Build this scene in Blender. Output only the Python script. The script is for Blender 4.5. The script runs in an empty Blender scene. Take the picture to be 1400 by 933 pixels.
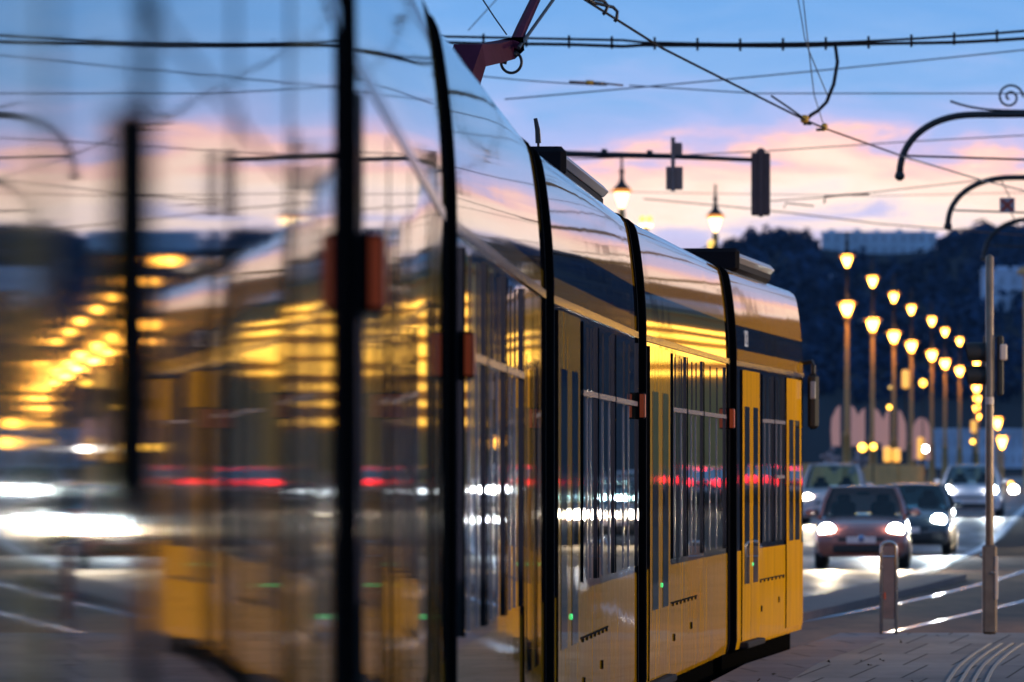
import bpy, bmesh, math, random
from mathutils import Vector, Matrix, noise

S = bpy.context.scene
COL = S.collection
PI = math.pi
F = 9027.0          # focal length in photograph pixels (1400 wide)
ZC = 1.75           # eye height
YH = 645.0          # horizon row
rnd = random.Random(7)


def at(px, py, d):
    return Vector(((px - 700.0) / F * d, d, ZC + (YH - py) / F * d))


def zr(d):
    """height of the ground: flat, then rising gently towards the bridge"""
    return 0.0 if d < 130 else 0.0047 * (min(d, 400) - 130)


# ------------------------------------------------------------------ materials
MATS = {}


def mat(name, color=(0.5, 0.5, 0.5), rough=0.5, metal=0.0, emit=None, estr=0.0, spec=0.5,
        vary=0.0, vscale=5.0, coat=0.0, ior=1.5, rvary=0.0):
    m = bpy.data.materials.new(name)
    m.use_nodes = True
    nt = m.node_tree
    b = nt.nodes['Principled BSDF']
    b.inputs['Base Color'].default_value = (*color, 1)
    b.inputs['Roughness'].default_value = rough
    b.inputs['Metallic'].default_value = metal
    b.inputs['IOR'].default_value = ior
    b.inputs['Specular IOR Level'].default_value = spec
    b.inputs['Coat Weight'].default_value = coat
    b.inputs['Coat Roughness'].default_value = 0.03
    if emit:
        b.inputs['Emission Color'].default_value = (*emit, 1)
        b.inputs['Emission Strength'].default_value = estr
    if vary > 0 or rvary > 0:
        tc = nt.nodes.new('ShaderNodeTexCoord')
        n = nt.nodes.new('ShaderNodeTexNoise')
        n.inputs['Scale'].default_value = vscale
        n.inputs['Detail'].default_value = 6
        nt.links.new(tc.outputs['Object'], n.inputs['Vector'])
        if vary > 0:
            r = nt.nodes.new('ShaderNodeMapRange')
            r.inputs['From Min'].default_value = 0.3
            r.inputs['From Max'].default_value = 0.7
            r.inputs['To Min'].default_value = 1 - vary
            r.inputs['To Max'].default_value = 1 + vary
            nt.links.new(n.outputs['Fac'], r.inputs['Value'])
            mx = nt.nodes.new('ShaderNodeVectorMath')
            mx.operation = 'SCALE'
            mx.inputs[0].default_value = color
            nt.links.new(r.outputs['Result'], mx.inputs['Scale'])
            nt.links.new(mx.outputs['Vector'], b.inputs['Base Color'])
        if rvary > 0:
            r2 = nt.nodes.new('ShaderNodeMapRange')
            r2.inputs['From Min'].default_value = 0.3
            r2.inputs['From Max'].default_value = 0.7
            r2.inputs['To Min'].default_value = max(0.02, rough - rvary)
            r2.inputs['To Max'].default_value = rough + rvary
            nt.links.new(n.outputs['Fac'], r2.inputs['Value'])
            nt.links.new(r2.outputs['Result'], b.inputs['Roughness'])
    MATS[name] = m
    return m


mat('tram_yellow', (0.74, 0.355, 0.003), 0.035, ior=1.55)
mat('tram_black', (0.012, 0.011, 0.013), 0.03, ior=1.55)
mat('tram_glass', (0.026, 0.030, 0.028), 0.02, ior=1.55)
mat('tram_roof', (0.45, 0.45, 0.47), 0.12, vary=0.15, vscale=3)
mat('rubber', (0.006, 0.006, 0.007), 0.95, spec=0.05)
mat('under', (0.004, 0.004, 0.004), 1.0, spec=0.0)
mat('trim_pale', (0.10, 0.075, 0.07), 0.16)
mat('rail_alu', (0.34, 0.30, 0.29), 0.25, metal=0.7)
mat('orange_lens', (0.62, 0.09, 0.006), 0.3, emit=(1.0, 0.10, 0.01), estr=0.05)
mat('step_grey', (0.022, 0.02, 0.024), 0.8, spec=0.1)
mat('white_digit', (0.8, 0.8, 0.8), 0.4)
mat('panto_red', (0.075, 0.016, 0.040), 0.7, spec=0.08, vary=0.2, vscale=6)
mat('dark_metal', (0.02, 0.018, 0.02), 0.45)
mat('wire_dark', (0.010, 0.010, 0.014), 0.85, spec=0.1)
mat('wire_copper', (0.20, 0.10, 0.06), 0.45, metal=0.5)
mat('wire_thin', (0.06, 0.07, 0.10), 0.5)
mat('insul_yellow', (0.65, 0.35, 0.03), 0.4)
mat('signal_dark', (0.17, 0.075, 0.062), 0.6, vary=0.2, vscale=3)
mat('sign_back', (0.34, 0.18, 0.14), 0.5)
mat('steel', (0.55, 0.53, 0.52), 0.24, metal=0.9, rvary=0.08, vscale=6)
mat('steel_dull', (0.20, 0.15, 0.115), 0.42, metal=0.6, vary=0.2, vscale=8)
mat('panel_brown', (0.24, 0.165, 0.145), 0.35, metal=0.5, vary=0.2, vscale=7)
mat('pale_box', (0.62, 0.50, 0.44), 0.5)
mat('lamp_post', (0.42, 0.27, 0.09), 0.5, vary=0.08, vscale=3)
mat('lamp_cap', (0.02, 0.017, 0.02), 0.45)
mat('lamp_glow', (0.9, 0.7, 0.4), 0.3, emit=(1.0, 0.42, 0.05), estr=26.0)
mat('lamp_glow_pale', (0.9, 0.8, 0.6), 0.3, emit=(1.0, 0.66, 0.26), estr=5.0)
mat('lamp_rim', (0.8, 0.5, 0.2), 0.3, emit=(1.0, 0.30, 0.02), estr=1.0)
mat('lamp_dim', (0.9, 0.7, 0.3), 0.3, emit=(1.0, 0.62, 0.10), estr=1.2)
mat('green_led', (0.1, 0.5, 0.2), 0.3, emit=(0.05, 1.0, 0.25), estr=0.7)
mat('amber', (0.9, 0.6, 0.2), 0.3, emit=(1.0, 0.5, 0.05), estr=7.0)
mat('headlight', (0.9, 0.9, 0.9), 0.2, emit=(1.0, 0.93, 0.82), estr=60.0)
mat('headlight_cold', (0.9, 0.9, 0.9), 0.2, emit=(0.88, 0.97, 1.0), estr=60.0)
mat('taillight', (0.5, 0.01, 0.01), 0.2, emit=(1.0, 0.012, 0.02), estr=14.0)
mat('red_lamp', (0.5, 0.01, 0.01), 0.2, emit=(1.0, 0.02, 0.05), estr=14.0)
mat('car_maroon', (0.32, 0.10, 0.075), 0.25, coat=0.8)
mat('car_grey', (0.035, 0.045, 0.05), 0.25, coat=0.8)
mat('car_silver', (0.72, 0.56, 0.54), 0.3, coat=0.6)
mat('car_white', (0.80, 0.72, 0.76), 0.3, coat=0.6)
mat('car_blue', (0.04, 0.06, 0.12), 0.25, coat=0.8)
mat('plastic', (0.015, 0.015, 0.016), 0.6)
mat('tyre', (0.012, 0.012, 0.012), 0.85)
mat('rim', (0.35, 0.35, 0.36), 0.3, metal=0.8)
mat('plate', (0.85, 0.70, 0.68), 0.5)
mat('seat', (0.02, 0.02, 0.022), 0.9)
mat('chrome', (0.7, 0.7, 0.75), 0.12, metal=1.0)
mat('badge_blue', (0.05, 0.08, 0.3), 0.3)
mat('parapet', (0.74, 0.38, 0.10), 0.75, vary=0.2, vscale=1.5)
mat('shield', (0.74, 0.44, 0.38), 0.6, emit=(0.62, 0.26, 0.16), estr=0.28)  # glow stands in for warm lamplight falling on the boards
mat('basket', (0.45, 0.34, 0.34), 0.8, vary=0.4, vscale=9)
mat('wood_dark', (0.015, 0.036, 0.080), 0.95, spec=0.1, vary=.9, vscale=.022)  # blue of the distant haze put into the foliage colour
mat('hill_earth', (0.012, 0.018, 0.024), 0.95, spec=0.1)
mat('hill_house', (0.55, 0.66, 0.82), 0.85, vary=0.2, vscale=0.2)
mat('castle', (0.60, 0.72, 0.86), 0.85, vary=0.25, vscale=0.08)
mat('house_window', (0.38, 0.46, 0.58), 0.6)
mat('kerb_stone', (0.12, 0.082, 0.074), 0.75, vary=0.25, vscale=4)
mat('line_paint', (0.75, 0.75, 0.75), 0.4)
mat('rail_steel', (0.62, 0.58, 0.55), 0.16, metal=1.0)
mat('hall_stone', (0.62, 0.40, 0.13), 0.8, vary=0.15, vscale=0.5)
mat('lit_window', (0.9, 0.7, 0.3), 0.5, emit=(1.0, 0.52, 0.06), estr=5.0)
mat('lit_soft', (0.9, 0.7, 0.3), 0.5, emit=(1.0, 0.45, 0.04), estr=1.1)
mat('leaf', (0.05, 0.035, 0.02), 0.8)
mat('x_red', (0.55, 0.06, 0.02), 0.5)
mat('x_white', (0.50, 0.36, 0.38), 0.5)
mat('tactile', (0.36, 0.32, 0.28), 0.7)
mat('roof_unit', (0.36, 0.35, 0.38), 0.3)
mat('roof_unit_dark', (0.008, 0.006, 0.008), 0.7, spec=0.1)


def car_glass():
    m = bpy.data.materials.new('car_glass')
    m.use_nodes = True
    nt = m.node_tree
    nt.nodes.clear()
    out = nt.nodes.new('ShaderNodeOutputMaterial')
    mix = nt.nodes.new('ShaderNodeMixShader')
    tr = nt.nodes.new('ShaderNodeBsdfTransparent')
    tr.inputs['Color'].default_value = (0.78, 0.97, 0.95, 1)
    gl = nt.nodes.new('ShaderNodeBsdfGlossy')
    gl.inputs['Roughness'].default_value = 0.05
    fr = nt.nodes.new('ShaderNodeFresnel')
    fr.inputs['IOR'].default_value = 1.5
    nt.links.new(fr.outputs[0], mix.inputs[0])
    nt.links.new(tr.outputs[0], mix.inputs[1])
    nt.links.new(gl.outputs[0], mix.inputs[2])
    nt.links.new(mix.outputs[0], out.inputs[0])
    MATS['car_glass'] = m


car_glass()


def dusty_paint(name, fac):
    """lacquer dulled by a film of road dirt: part mirror-like, part plain matt paint"""
    m = MATS['tram_yellow'].copy()
    m.name = name
    nt = m.node_tree
    b = nt.nodes['Principled BSDF']
    out = nt.nodes['Material Output']
    df = nt.nodes.new('ShaderNodeBsdfDiffuse')
    df.inputs['Color'].default_value = b.inputs['Base Color'].default_value
    tc = nt.nodes.new('ShaderNodeTexCoord')
    mp = nt.nodes.new('ShaderNodeMapping')
    mp.inputs['Scale'].default_value = (1, 2.2, .35)
    n = nt.nodes.new('ShaderNodeTexNoise')
    n.inputs['Scale'].default_value = 2.5
    n.inputs['Detail'].default_value = 6
    r = nt.nodes.new('ShaderNodeMapRange')
    r.inputs['From Min'].default_value = .3
    r.inputs['From Max'].default_value = .7
    r.inputs['To Min'].default_value = fac - .18
    r.inputs['To Max'].default_value = fac + .18
    mx = nt.nodes.new('ShaderNodeMixShader')
    nt.links.new(tc.outputs['Object'], mp.inputs[0])
    nt.links.new(mp.outputs[0], n.inputs['Vector'])
    nt.links.new(n.outputs['Fac'], r.inputs['Value'])
    nt.links.new(r.outputs['Result'], mx.inputs[0])
    nt.links.new(df.outputs[0], mx.inputs[1])
    nt.links.new(b.outputs[0], mx.inputs[2])
    nt.links.new(mx.outputs[0], out.inputs['Surface'])
    MATS[name] = m


dusty_paint('tram_yellow_dusty', .44)
dusty_paint('tram_yellow_worn', .84)


def surface_mat(name, base, rough, scale, stretch=(1, 1, 1), bump=0.0, rvar=0.1, cvar=0.3, brick=None, spec=0.5):
    m = bpy.data.materials.new(name)
    m.use_nodes = True
    nt = m.node_tree
    L = nt.links.new
    b = nt.nodes['Principled BSDF']
    b.inputs['Specular IOR Level'].default_value = spec
    tc = nt.nodes.new('ShaderNodeTexCoord')
    mp = nt.nodes.new('ShaderNodeMapping')
    mp.inputs['Scale'].default_value = stretch
    L(tc.outputs['Object'], mp.inputs['Vector'])
    n1 = nt.nodes.new('ShaderNodeTexNoise')
    n1.inputs['Scale'].default_value = scale
    n1.inputs['Detail'].default_value = 8
    n1.inputs['Roughness'].default_value = 0.65
    L(mp.outputs[0], n1.inputs['Vector'])
    mr = nt.nodes.new('ShaderNodeMapRange')
    mr.inputs['From Min'].default_value = 0.28
    mr.inputs['From Max'].default_value = 0.72
    mr.inputs['To Min'].default_value = 1 - cvar
    mr.inputs['To Max'].default_value = 1 + cvar
    L(n1.outputs['Fac'], mr.inputs['Value'])
    sc = nt.nodes.new('ShaderNodeVectorMath')
    sc.operation = 'SCALE'
    sc.inputs[0].default_value = base
    L(mr.outputs['Result'], sc.inputs['Scale'])
    src = sc.outputs['Vector']
    if brick:
        bt = nt.nodes.new('ShaderNodeTexBrick')
        bt.offset = 0.5
        bt.inputs['Color1'].default_value = (1.0, 1.0, 1.0, 1)
        bt.inputs['Color2'].default_value = (0.72, 0.72, 0.74, 1)
        bt.inputs['Mortar'].default_value = (0.22, 0.21, 0.2, 1)
        bt.inputs['Scale'].default_value = 1.0
        bt.inputs['Brick Width'].default_value = brick[0]
        bt.inputs['Row Height'].default_value = brick[1]
        bt.inputs['Mortar Size'].default_value = brick[2]
        rt = nt.nodes.new('ShaderNodeMapping')
        rt.inputs['Rotation'].default_value = (0, 0, math.radians(brick[3]))
        L(tc.outputs['Object'], rt.inputs['Vector'])
        L(rt.outputs[0], bt.inputs['Vector'])
        mu = nt.nodes.new('ShaderNodeVectorMath')
        mu.operation = 'MULTIPLY'
        L(src, mu.inputs[0])
        L(bt.outputs['Color'], mu.inputs[1])
        src = mu.outputs['Vector']
    L(src, b.inputs['Base Color'])
    r2 = nt.nodes.new('ShaderNodeMapRange')
    r2.inputs['From Min'].default_value = 0.3
    r2.inputs['From Max'].default_value = 0.7
    r2.inputs['To Min'].default_value = rough - rvar
    r2.inputs['To Max'].default_value = rough + rvar
    L(n1.outputs['Fac'], r2.inputs['Value'])
    L(r2.outputs['Result'], b.inputs['Roughness'])
    if bump:
        bp = nt.nodes.new('ShaderNodeBump')
        bp.inputs['Strength'].default_value = bump
        bp.inputs['Distance'].default_value = 0.01
        L(n1.outputs['Fac'], bp.inputs['Height'])
        L(bp.outputs[0], b.inputs['Normal'])
    MATS[name] = m


surface_mat('asphalt_dry', (0.030, 0.024, 0.028), 0.85, 0.35, (1, 0.25, 1), 0.0, 0.1, 0.35, spec=0.04)
surface_mat('asphalt', (0.060, 0.054, 0.054), 0.50, 1.5, (1, 0.10, 1), 0.0, 0.24, 0.75, spec=0.4)
surface_mat('track_paving', (0.066, 0.040, 0.031), 0.82, 0.9, (1, 0.3, 1), 0.0, 0.1, 0.45, spec=0.05)
surface_mat('bed_paving_lit', (0.24, 0.125, 0.078), 0.75, 1.3, (1, 0.18, 1), 0.0, 0.12, 0.6, spec=0.06)  # brighter copy of the track paving: headlight glow put into its colour
surface_mat('platform_paving', (0.25, 0.238, 0.235), 0.75, 0.8, (1, 0.35, 1), 0.0, 0.12, 0.45, (0.38, 3.2, 0.011, 7), spec=0.12)
surface_mat('platform_edge', (0.17, 0.145, 0.16), 0.7, 1.2, (1, 0.4, 1), 0.0, 0.1, 0.25, (1.0, 1.0, 0.02, -6), spec=0.25)


# ------------------------------------------------------------------ mesh builder
class MB:
    def __init__(s):
        s.v, s.f, s.m, s.mats = [], [], [], []

    def mi(s, name):
        if name not in s.mats:
            s.mats.append(name)
        return s.mats.index(name)

    def add(s, verts, faces, m):
        o = len(s.v)
        s.v += [tuple(x) for x in verts]
        k = s.mi(m)
        for f in faces:
            s.f.append(tuple(i + o for i in f))
            s.m.append(k)

    def merge(s, o):
        b = len(s.v)
        s.v += o.v
        for f, k in zip(o.f, o.m):
            s.f.append(tuple(i + b for i in f))
            s.m.append(s.mi(o.mats[k]))

    def box(s, c, size, m, rz=0.0, bev=0.0):
        x, y, z = (k / 2 for k in size)
        R = Matrix.Rotation(rz, 3, 'Z')
        if bev > 0:
            b = min(bev, x * .9, y * .9, z * .9)
            pts = []
            for sz in (-1, 1):
                for zz, ins in (((z - 0) * sz, b), ((z - b) * sz, 0)) if sz > 0 else ((-z, b), (-(z - b), 0)):
                    pts.append((zz, ins))
            pts = sorted(pts)
            ring = lambda ins: [(-x + ins + b, -y + ins), (x - ins - b, -y + ins), (x - ins, -y + ins + b), (x - ins, y - ins - b),
                                (x - ins - b, y - ins), (-x + ins + b, y - ins), (-x + ins, y - ins - b), (-x + ins, -y + ins + b)]
            V = []
            for zz, ins in pts:
                ib = ins * 0.9
                V += [R @ Vector((a, q, zz)) + Vector(c) for a, q in ring(ib)]
            Fc = [tuple(range(7, -1, -1))]
            for k in range(len(pts) - 1):
                for i in range(8):
                    j = (i + 1) % 8
                    Fc.append((k * 8 + i, k * 8 + j, k * 8 + 8 + j, k * 8 + 8 + i))
            t = (len(pts) - 1) * 8
            Fc.append(tuple(range(t, t + 8)))
            s.add(V, Fc, m)
            return
        V = [R @ Vector((a * x, q * y, w * z)) + Vector(c) for w in (-1, 1) for a, q in ((-1, -1), (1, -1), (1, 1), (-1, 1))]
        s.add(V, [(3, 2, 1, 0), (4, 5, 6, 7), (0, 1, 5, 4), (1, 2, 6, 5), (2, 3, 7, 6), (3, 0, 4, 7)], m)

    def tube(s, pts, r, m, n=8, caps=True):
        pts = [Vector(p) for p in pts]
        rs = r if isinstance(r, (list, tuple)) else [r] * len(pts)
        V, Fc = [], []
        up = Vector((0, 0, 1))
        prev = None
        for i, p in enumerate(pts):
            t = (pts[min(i + 1, len(pts) - 1)] - pts[max(i - 1, 0)]).normalized()
            if prev is None:
                a = t.cross(up)
                if a.length < 1e-3:
                    a = t.cross(Vector((1, 0, 0)))
            else:
                a = prev - t * prev.dot(t)
            a.normalize()
            prev = a
            b = t.cross(a)
            for k in range(n):
                w = 2 * PI * k / n
                V.append(p + (a * math.cos(w) + b * math.sin(w)) * rs[i])
        for i in range(len(pts) - 1):
            for k in range(n):
                j = (k + 1) % n
                Fc.append((i * n + k, i * n + j, i * n + n + j, i * n + n + k))
        if caps:
            Fc.append(tuple(range(n - 1, -1, -1)))
            e = (len(pts) - 1) * n
            Fc.append(tuple(range(e, e + n)))
        s.add(V, Fc, m)

    def lathe(s, prof, c, m, n=16, axis='Z', sx=1.0, sy=1.0):
        V, Fc = [], []
        c = Vector(c)
        for r, h in prof:
            for k in range(n):
                w = 2 * PI * k / n
                a, b = r * math.cos(w) * sx, r * math.sin(w) * sy
                if axis == 'Z':
                    V.append(c + Vector((a, b, h)))
                elif axis == 'X':
                    V.append(c + Vector((h, a, b)))
                else:
                    V.append(c + Vector((a, h, b)))
        for i in range(len(prof) - 1):
            for k in range(n):
                j = (k + 1) % n
                Fc.append((i * n + k, i * n + j, i * n + n + j, i * n + n + k))
        Fc.append(tuple(range(n - 1, -1, -1)))
        e = (len(prof) - 1) * n
        Fc.append(tuple(range(e, e + n)))
        s.add(V, Fc, m)

    def loft(s, rings, m, closed=True, caps=True):
        n = len(rings[0])
        V = [p for r in rings for p in r]
        Fc = []
        for i in range(len(rings) - 1):
            for k in range(n if closed else n - 1):
                j = (k + 1) % n
                Fc.append((i * n + k, i * n + j, i * n + n + j, i * n + n + k))
        if caps:
            Fc.append(tuple(range(n - 1, -1, -1)))
            e = (len(rings) - 1) * n
            Fc.append(tuple(range(e, e + n)))
        s.add(V, Fc, m)

    def prism(s, outline, depth, m, origin=(0, 0, 0)):
        """outline in XZ, given thickness along Y"""
        o = Vector(origin)
        n = len(outline)
        V = [o + Vector((x, -depth / 2, z)) for x, z in outline] + [o + Vector((x, depth / 2, z)) for x, z in outline]
        Fc = [tuple(range(n)), tuple(range(2 * n - 1, n - 1, -1))]
        for i in range(n):
            j = (i + 1) % n
            Fc.append((i, n + i, n + j, j))
        s.add(V, Fc, m)

    def build(s, name, parent=None, smooth=False, loc=None, fixn=True):
        me = bpy.data.meshes.new(name)
        me.from_pydata(s.v, [], s.f)
        for k in s.mats:
            me.materials.append(MATS[k])
        me.polygons.foreach_set('material_index', s.m)
        if fixn:
            bm = bmesh.new()
            bm.from_mesh(me)
            bmesh.ops.recalc_face_normals(bm, faces=bm.faces)
            bm.to_mesh(me)
            bm.free()
        if smooth:
            me.polygons.foreach_set('use_smooth', [True] * len(me.polygons))
            if smooth == 'auto':
                me.set_sharp_from_angle(angle=math.radians(35))
        me.update()
        o = bpy.data.objects.new(name, me)
        COL.objects.link(o)
        if parent:
            o.parent = parent
        if loc is not None:
            o.location = loc
        return o


def empty(name, loc=(0, 0, 0), rz=0.0, parent=None):
    o = bpy.data.objects.new(name, None)
    o.empty_display_size = 0.3
    COL.objects.link(o)
    o.location = loc
    o.rotation_euler = (0, 0, rz)
    if parent:
        o.parent = parent
    return o


def tag(o, label, cat, group=None):
    o['label'] = label
    o['category'] = cat
    if group:
        o['group'] = group
    return o


def structure(o, label, cat='ground'):
    o['kind'] = 'structure'
    o['label'] = label
    o['category'] = cat
    return o


def copy_tree(o, parent=None):
    c = o.copy()
    COL.objects.link(c)
    if parent:
        c.parent = parent
    for ch in list(o.children):
        copy_tree(ch, c)
    return c


# ------------------------------------------------------------------ world, sun, camera
def make_world():
    w = bpy.data.worlds.new('World')
    S.world = w
    w.use_nodes = True
    nt = w.node_tree
    nt.nodes.clear()
    L = nt.links.new
    N = nt.nodes.new
    out = N('ShaderNodeOutputWorld')
    tc = N('ShaderNodeTexCoord')
    sep = N('ShaderNodeSeparateXYZ')
    L(tc.outputs['Generated'], sep.inputs[0])
    # azimuth-like and elevation coordinates (direction vector components)
    at2 = N('ShaderNodeMath'); at2.operation = 'ARCTAN2'
    L(sep.outputs['X'], at2.inputs[0]); L(sep.outputs['Y'], at2.inputs[1])
    comb = N('ShaderNodeCombineXYZ')
    m1 = N('ShaderNodeMath'); m1.operation = 'MULTIPLY'; m1.inputs[1].default_value = 34.0
    m2 = N('ShaderNodeMath'); m2.operation = 'MULTIPLY'; m2.inputs[1].default_value = 150.0
    L(at2.outputs[0], m1.inputs[0]); L(sep.outputs['Z'], m2.inputs[0])
    L(m1.outputs[0], comb.inputs[0]); L(m2.outputs[0], comb.inputs[1])
    n1 = N('ShaderNodeTexNoise'); n1.inputs['Scale'].default_value = 1.0; n1.inputs['Detail'].default_value = 7
    n1.inputs['Roughness'].default_value = 0.62; n1.inputs['Distortion'].default_value = 0.6
    L(comb.outputs[0], n1.inputs['Vector'])
    # displace elevation by cloud noise, only in the low band
    d1 = N('ShaderNodeMath'); d1.operation = 'SUBTRACT'; d1.inputs[1].default_value = 0.5
    L(n1.outputs['Fac'], d1.inputs[0])
    d2 = N('ShaderNodeMath'); d2.operation = 'MULTIPLY'; d2.inputs[1].default_value = 0.028
    L(d1.outputs[0], d2.inputs[0])
    e = N('ShaderNodeMath'); e.operation = 'ADD'
    L(sep.outputs['Z'], e.inputs[0]); L(d2.outputs[0], e.inputs[1])
    e2 = N('ShaderNodeMath'); e2.operation = 'MULTIPLY'; e2.inputs[1].default_value = 10.0   # ramp spans 0 .. 0.1
    L(e.outputs[0], e2.inputs[0])
    cr = N('ShaderNodeValToRGB')
    els = cr.color_ramp.elements
    stops = [(0.00, (0.30, 0.27, 0.42)), (0.30, (0.52, 0.47, 0.68)), (0.345, (0.56, 0.54, 0.78)), (0.362, (0.66, 0.58, 0.76)),
             (0.378, (0.94, 0.74, 0.70)), (0.40, (1.05, 0.82, 0.70)), (0.44, (1.05, 0.74, 0.60)),
             (0.468, (1.0, 0.58, 0.53)), (0.484, (0.62, 0.50, 0.72)), (0.52, (0.38, 0.46, 0.78)),
             (0.60, (0.225, 0.41, 0.74)), (0.70, (0.158, 0.36, 0.71)), (1.0, (0.11, 0.29, 0.64))]
    els[0].position, els[0].color = stops[0][0], (*stops[0][1], 1)
    els[1].position, els[1].color = stops[-1][0], (*stops[-1][1], 1)
    for p, c in stops[1:-1]:
        q = els.new(p)
        q.color = (*c, 1)
    L(e2.outputs[0], cr.inputs[0])
    bg1 = N('ShaderNodeBackground'); bg1.inputs['Strength'].default_value = 1.13
    L(cr.outputs[0], bg1.inputs['Color'])
    sky = N('ShaderNodeTexSky')
    sky.sky_type = 'NISHITA'
    sky.sun_disc = False
    sky.sun_elevation = math.radians(SUN_EL)
    sky.sun_rotation = math.radians(SUN_AZ)
    bg2 = N('ShaderNodeBackground'); bg2.inputs['Strength'].default_value = 0.15
    L(sky.outputs[0], bg2.inputs['Color'])
    # the clear dusk sky takes over high up, the cloud bank near the horizon
    hi = N('ShaderNodeMapRange'); hi.inputs['From Min'].default_value = 0.12; hi.inputs['From Max'].default_value = 0.6
    L(sep.outputs['Z'], hi.inputs['Value'])
    hm = N('ShaderNodeMath'); hm.operation = 'MULTIPLY'; hm.inputs[1].default_value = 0.55
    L(hi.outputs[0], hm.inputs[0])
    mix = N('ShaderNodeMixShader')
    L(hm.outputs[0], mix.inputs[0]); L(bg1.outputs[0], mix.inputs[1]); L(bg2.outputs[0], mix.inputs[2])
    L(mix.outputs[0], out.inputs['Surface'])


SUN_EL, SUN_AZ = 2.5, -24.0
make_world()
ld = bpy.data.lights.new('sun', 'SUN')
ld.energy = 0.12
ld.angle = math.radians(12)
ld.color = (1.0, 0.72, 0.55)
lo = bpy.data.objects.new('sun', ld)
COL.objects.link(lo)
sd = Vector((math.sin(math.radians(SUN_AZ)) * math.cos(math.radians(SUN_EL)), math.cos(math.radians(SUN_AZ)) * math.cos(math.radians(SUN_EL)), math.sin(math.radians(SUN_EL))))
lo.rotation_euler = sd.to_track_quat('Z', 'Y').to_euler()
lo.location = (0, 0, 60)

cam = bpy.data.cameras.new('camera')
cam.sensor_width = 36.0
cam.lens = 36.0 * F / 1400.0
cam.shift_y = (YH - 466.5) / 1400.0
cam.clip_start = 0.3
cam.clip_end = 12000
cam.dof.use_dof = True
cam.dof.focus_distance = 41.0
cam.dof.aperture_fstop = 5.6
co = bpy.data.objects.new('camera', cam)
COL.objects.link(co)
co.location = (0, 0, ZC)
co.rotation_euler = (PI / 2, 0, 0)
S.camera = co
S.view_settings.view_transform = 'Standard'
S.view_settings.look = 'None'
S.view_settings.exposure = 0.15
S.view_settings.gamma = 1.0
S.view_settings.use_curve_mapping = False
S.cycles.use_denoising = True
S.cycles.max_bounces = 10
S.cycles.glossy_bounces = 8
S.cycles.diffuse_bounces = 2
S.cycles.transparent_max_bounces = 12
S.cycles.caustics_reflective = False
S.cycles.caustics_refractive = False
S.cycles.sample_clamp_indirect = 20.0


# ------------------------------------------------------------------ ground
def sheet(name, ys, xl, xr, z, m, label, nx=8, cat='ground'):
    mb = MB()
    V, Fc = [], []
    for y in ys:
        a, b = xl(y), xr(y)
        for i in range(nx + 1):
            x = a + (b - a) * i / nx
            V.append((x, y, z(y)))
    w = nx + 1
    for j in range(len(ys) - 1):
        for i in range(nx):
            Fc.append((j * w + i, j * w + i + 1, (j + 1) * w + i + 1, (j + 1) * w + i))
    mb.add(V, Fc, m)
    o = mb.build(name, fixn=False)
    return structure(o, label, cat)


GY = [-60, -20, 0, 20, 40, 60, 80, 100, 115, 130, 160, 190, 220, 260, 320, 400, 600, 900, 1500, 3000, 6000]
sheet('ground', GY, lambda y: -400 - y * 0.6, lambda y: 400 + y * 0.6, lambda y: zr(y) - 0.004, 'track_paving',
      'brown paved ground round the tram track, stretching to the hill', 24)
def road_right(y):
    pts = [(50, -0.9), (58, 0.2), (77.5, 3.0), (92, 5.0), (104, 6.3), (126, 8.4), (151, 11.1), (225, 17.6), (320, 26.2), (600, 52)]
    for (a, b), (c, d) in zip(pts, pts[1:]):
        if a <= y <= c:
            return b + (d - b) * (y - a) / (c - a)


RC = lambda y: 6.3 + 0.095 * (y - 119)      # middle of the lane with the cars
sheet('road', [60, 70, 80, 90, 100, 110, 120, 130, 160, 190, 220, 260, 320, 400, 600], lambda y: RC(y) - 6.0, road_right,
      lambda y: zr(y), 'asphalt', 'worn grey asphalt carriageway lit by the oncoming headlights', 6, 'road')
sheet('road', [40, 70, 100, 130, 160, 190, 220, 260, 320, 400, 600], lambda y: RC(y) + 9.5 + y * 0.01, lambda y: RC(y) + 36 + y * 0.1,
      lambda y: zr(y), 'asphalt_dry', 'wide asphalt carriageway right of the tram track', 8, 'road')


def strip(name, pts, w, z, m, label, h=0.0, cat='line'):
    """ribbon through (x, y) points with optional thickness"""
    mb = MB()
    P = [Vector((x, y, 0)) for x, y in pts]
    L_, R_ = [], []
    for i, p in enumerate(P):
        t = (P[min(i + 1, len(P) - 1)] - P[max(i - 1, 0)]).normalized()
        n = Vector((t.y, -t.x, 0))
        zz = z + zr(p.y)
        L_.append(Vector((p.x, p.y, zz)) - n * w / 2)
        R_.append(Vector((p.x, p.y, zz)) + n * w / 2)
    n = len(P)
    if h <= 0:
        mb.add(L_ + R_, [(i, n + i, n + i + 1, i + 1) for i in range(n - 1)], m)
    else:
        dz = Vector((0, 0, h))
        V = L_ + R_ + [a + dz for a in L_] + [a + dz for a in R_]
        Fc = []
        for i in range(n - 1):
            Fc += [(2 * n + i, 3 * n + i, 3 * n + i + 1, 2 * n + i + 1), (i, 2 * n + i, 2 * n + i + 1, i + 1), (n + i, n + i + 1, 3 * n + i + 1, 3 * n + i)]
        Fc += [(0, n, 3 * n, 2 * n), (n - 1, 3 * n - 1, 4 * n - 1, 2 * n - 1)]
        mb.add(V, Fc, m)
    o = mb.build(name, fixn=h > 0)
    return structure(o, label, cat)


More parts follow.
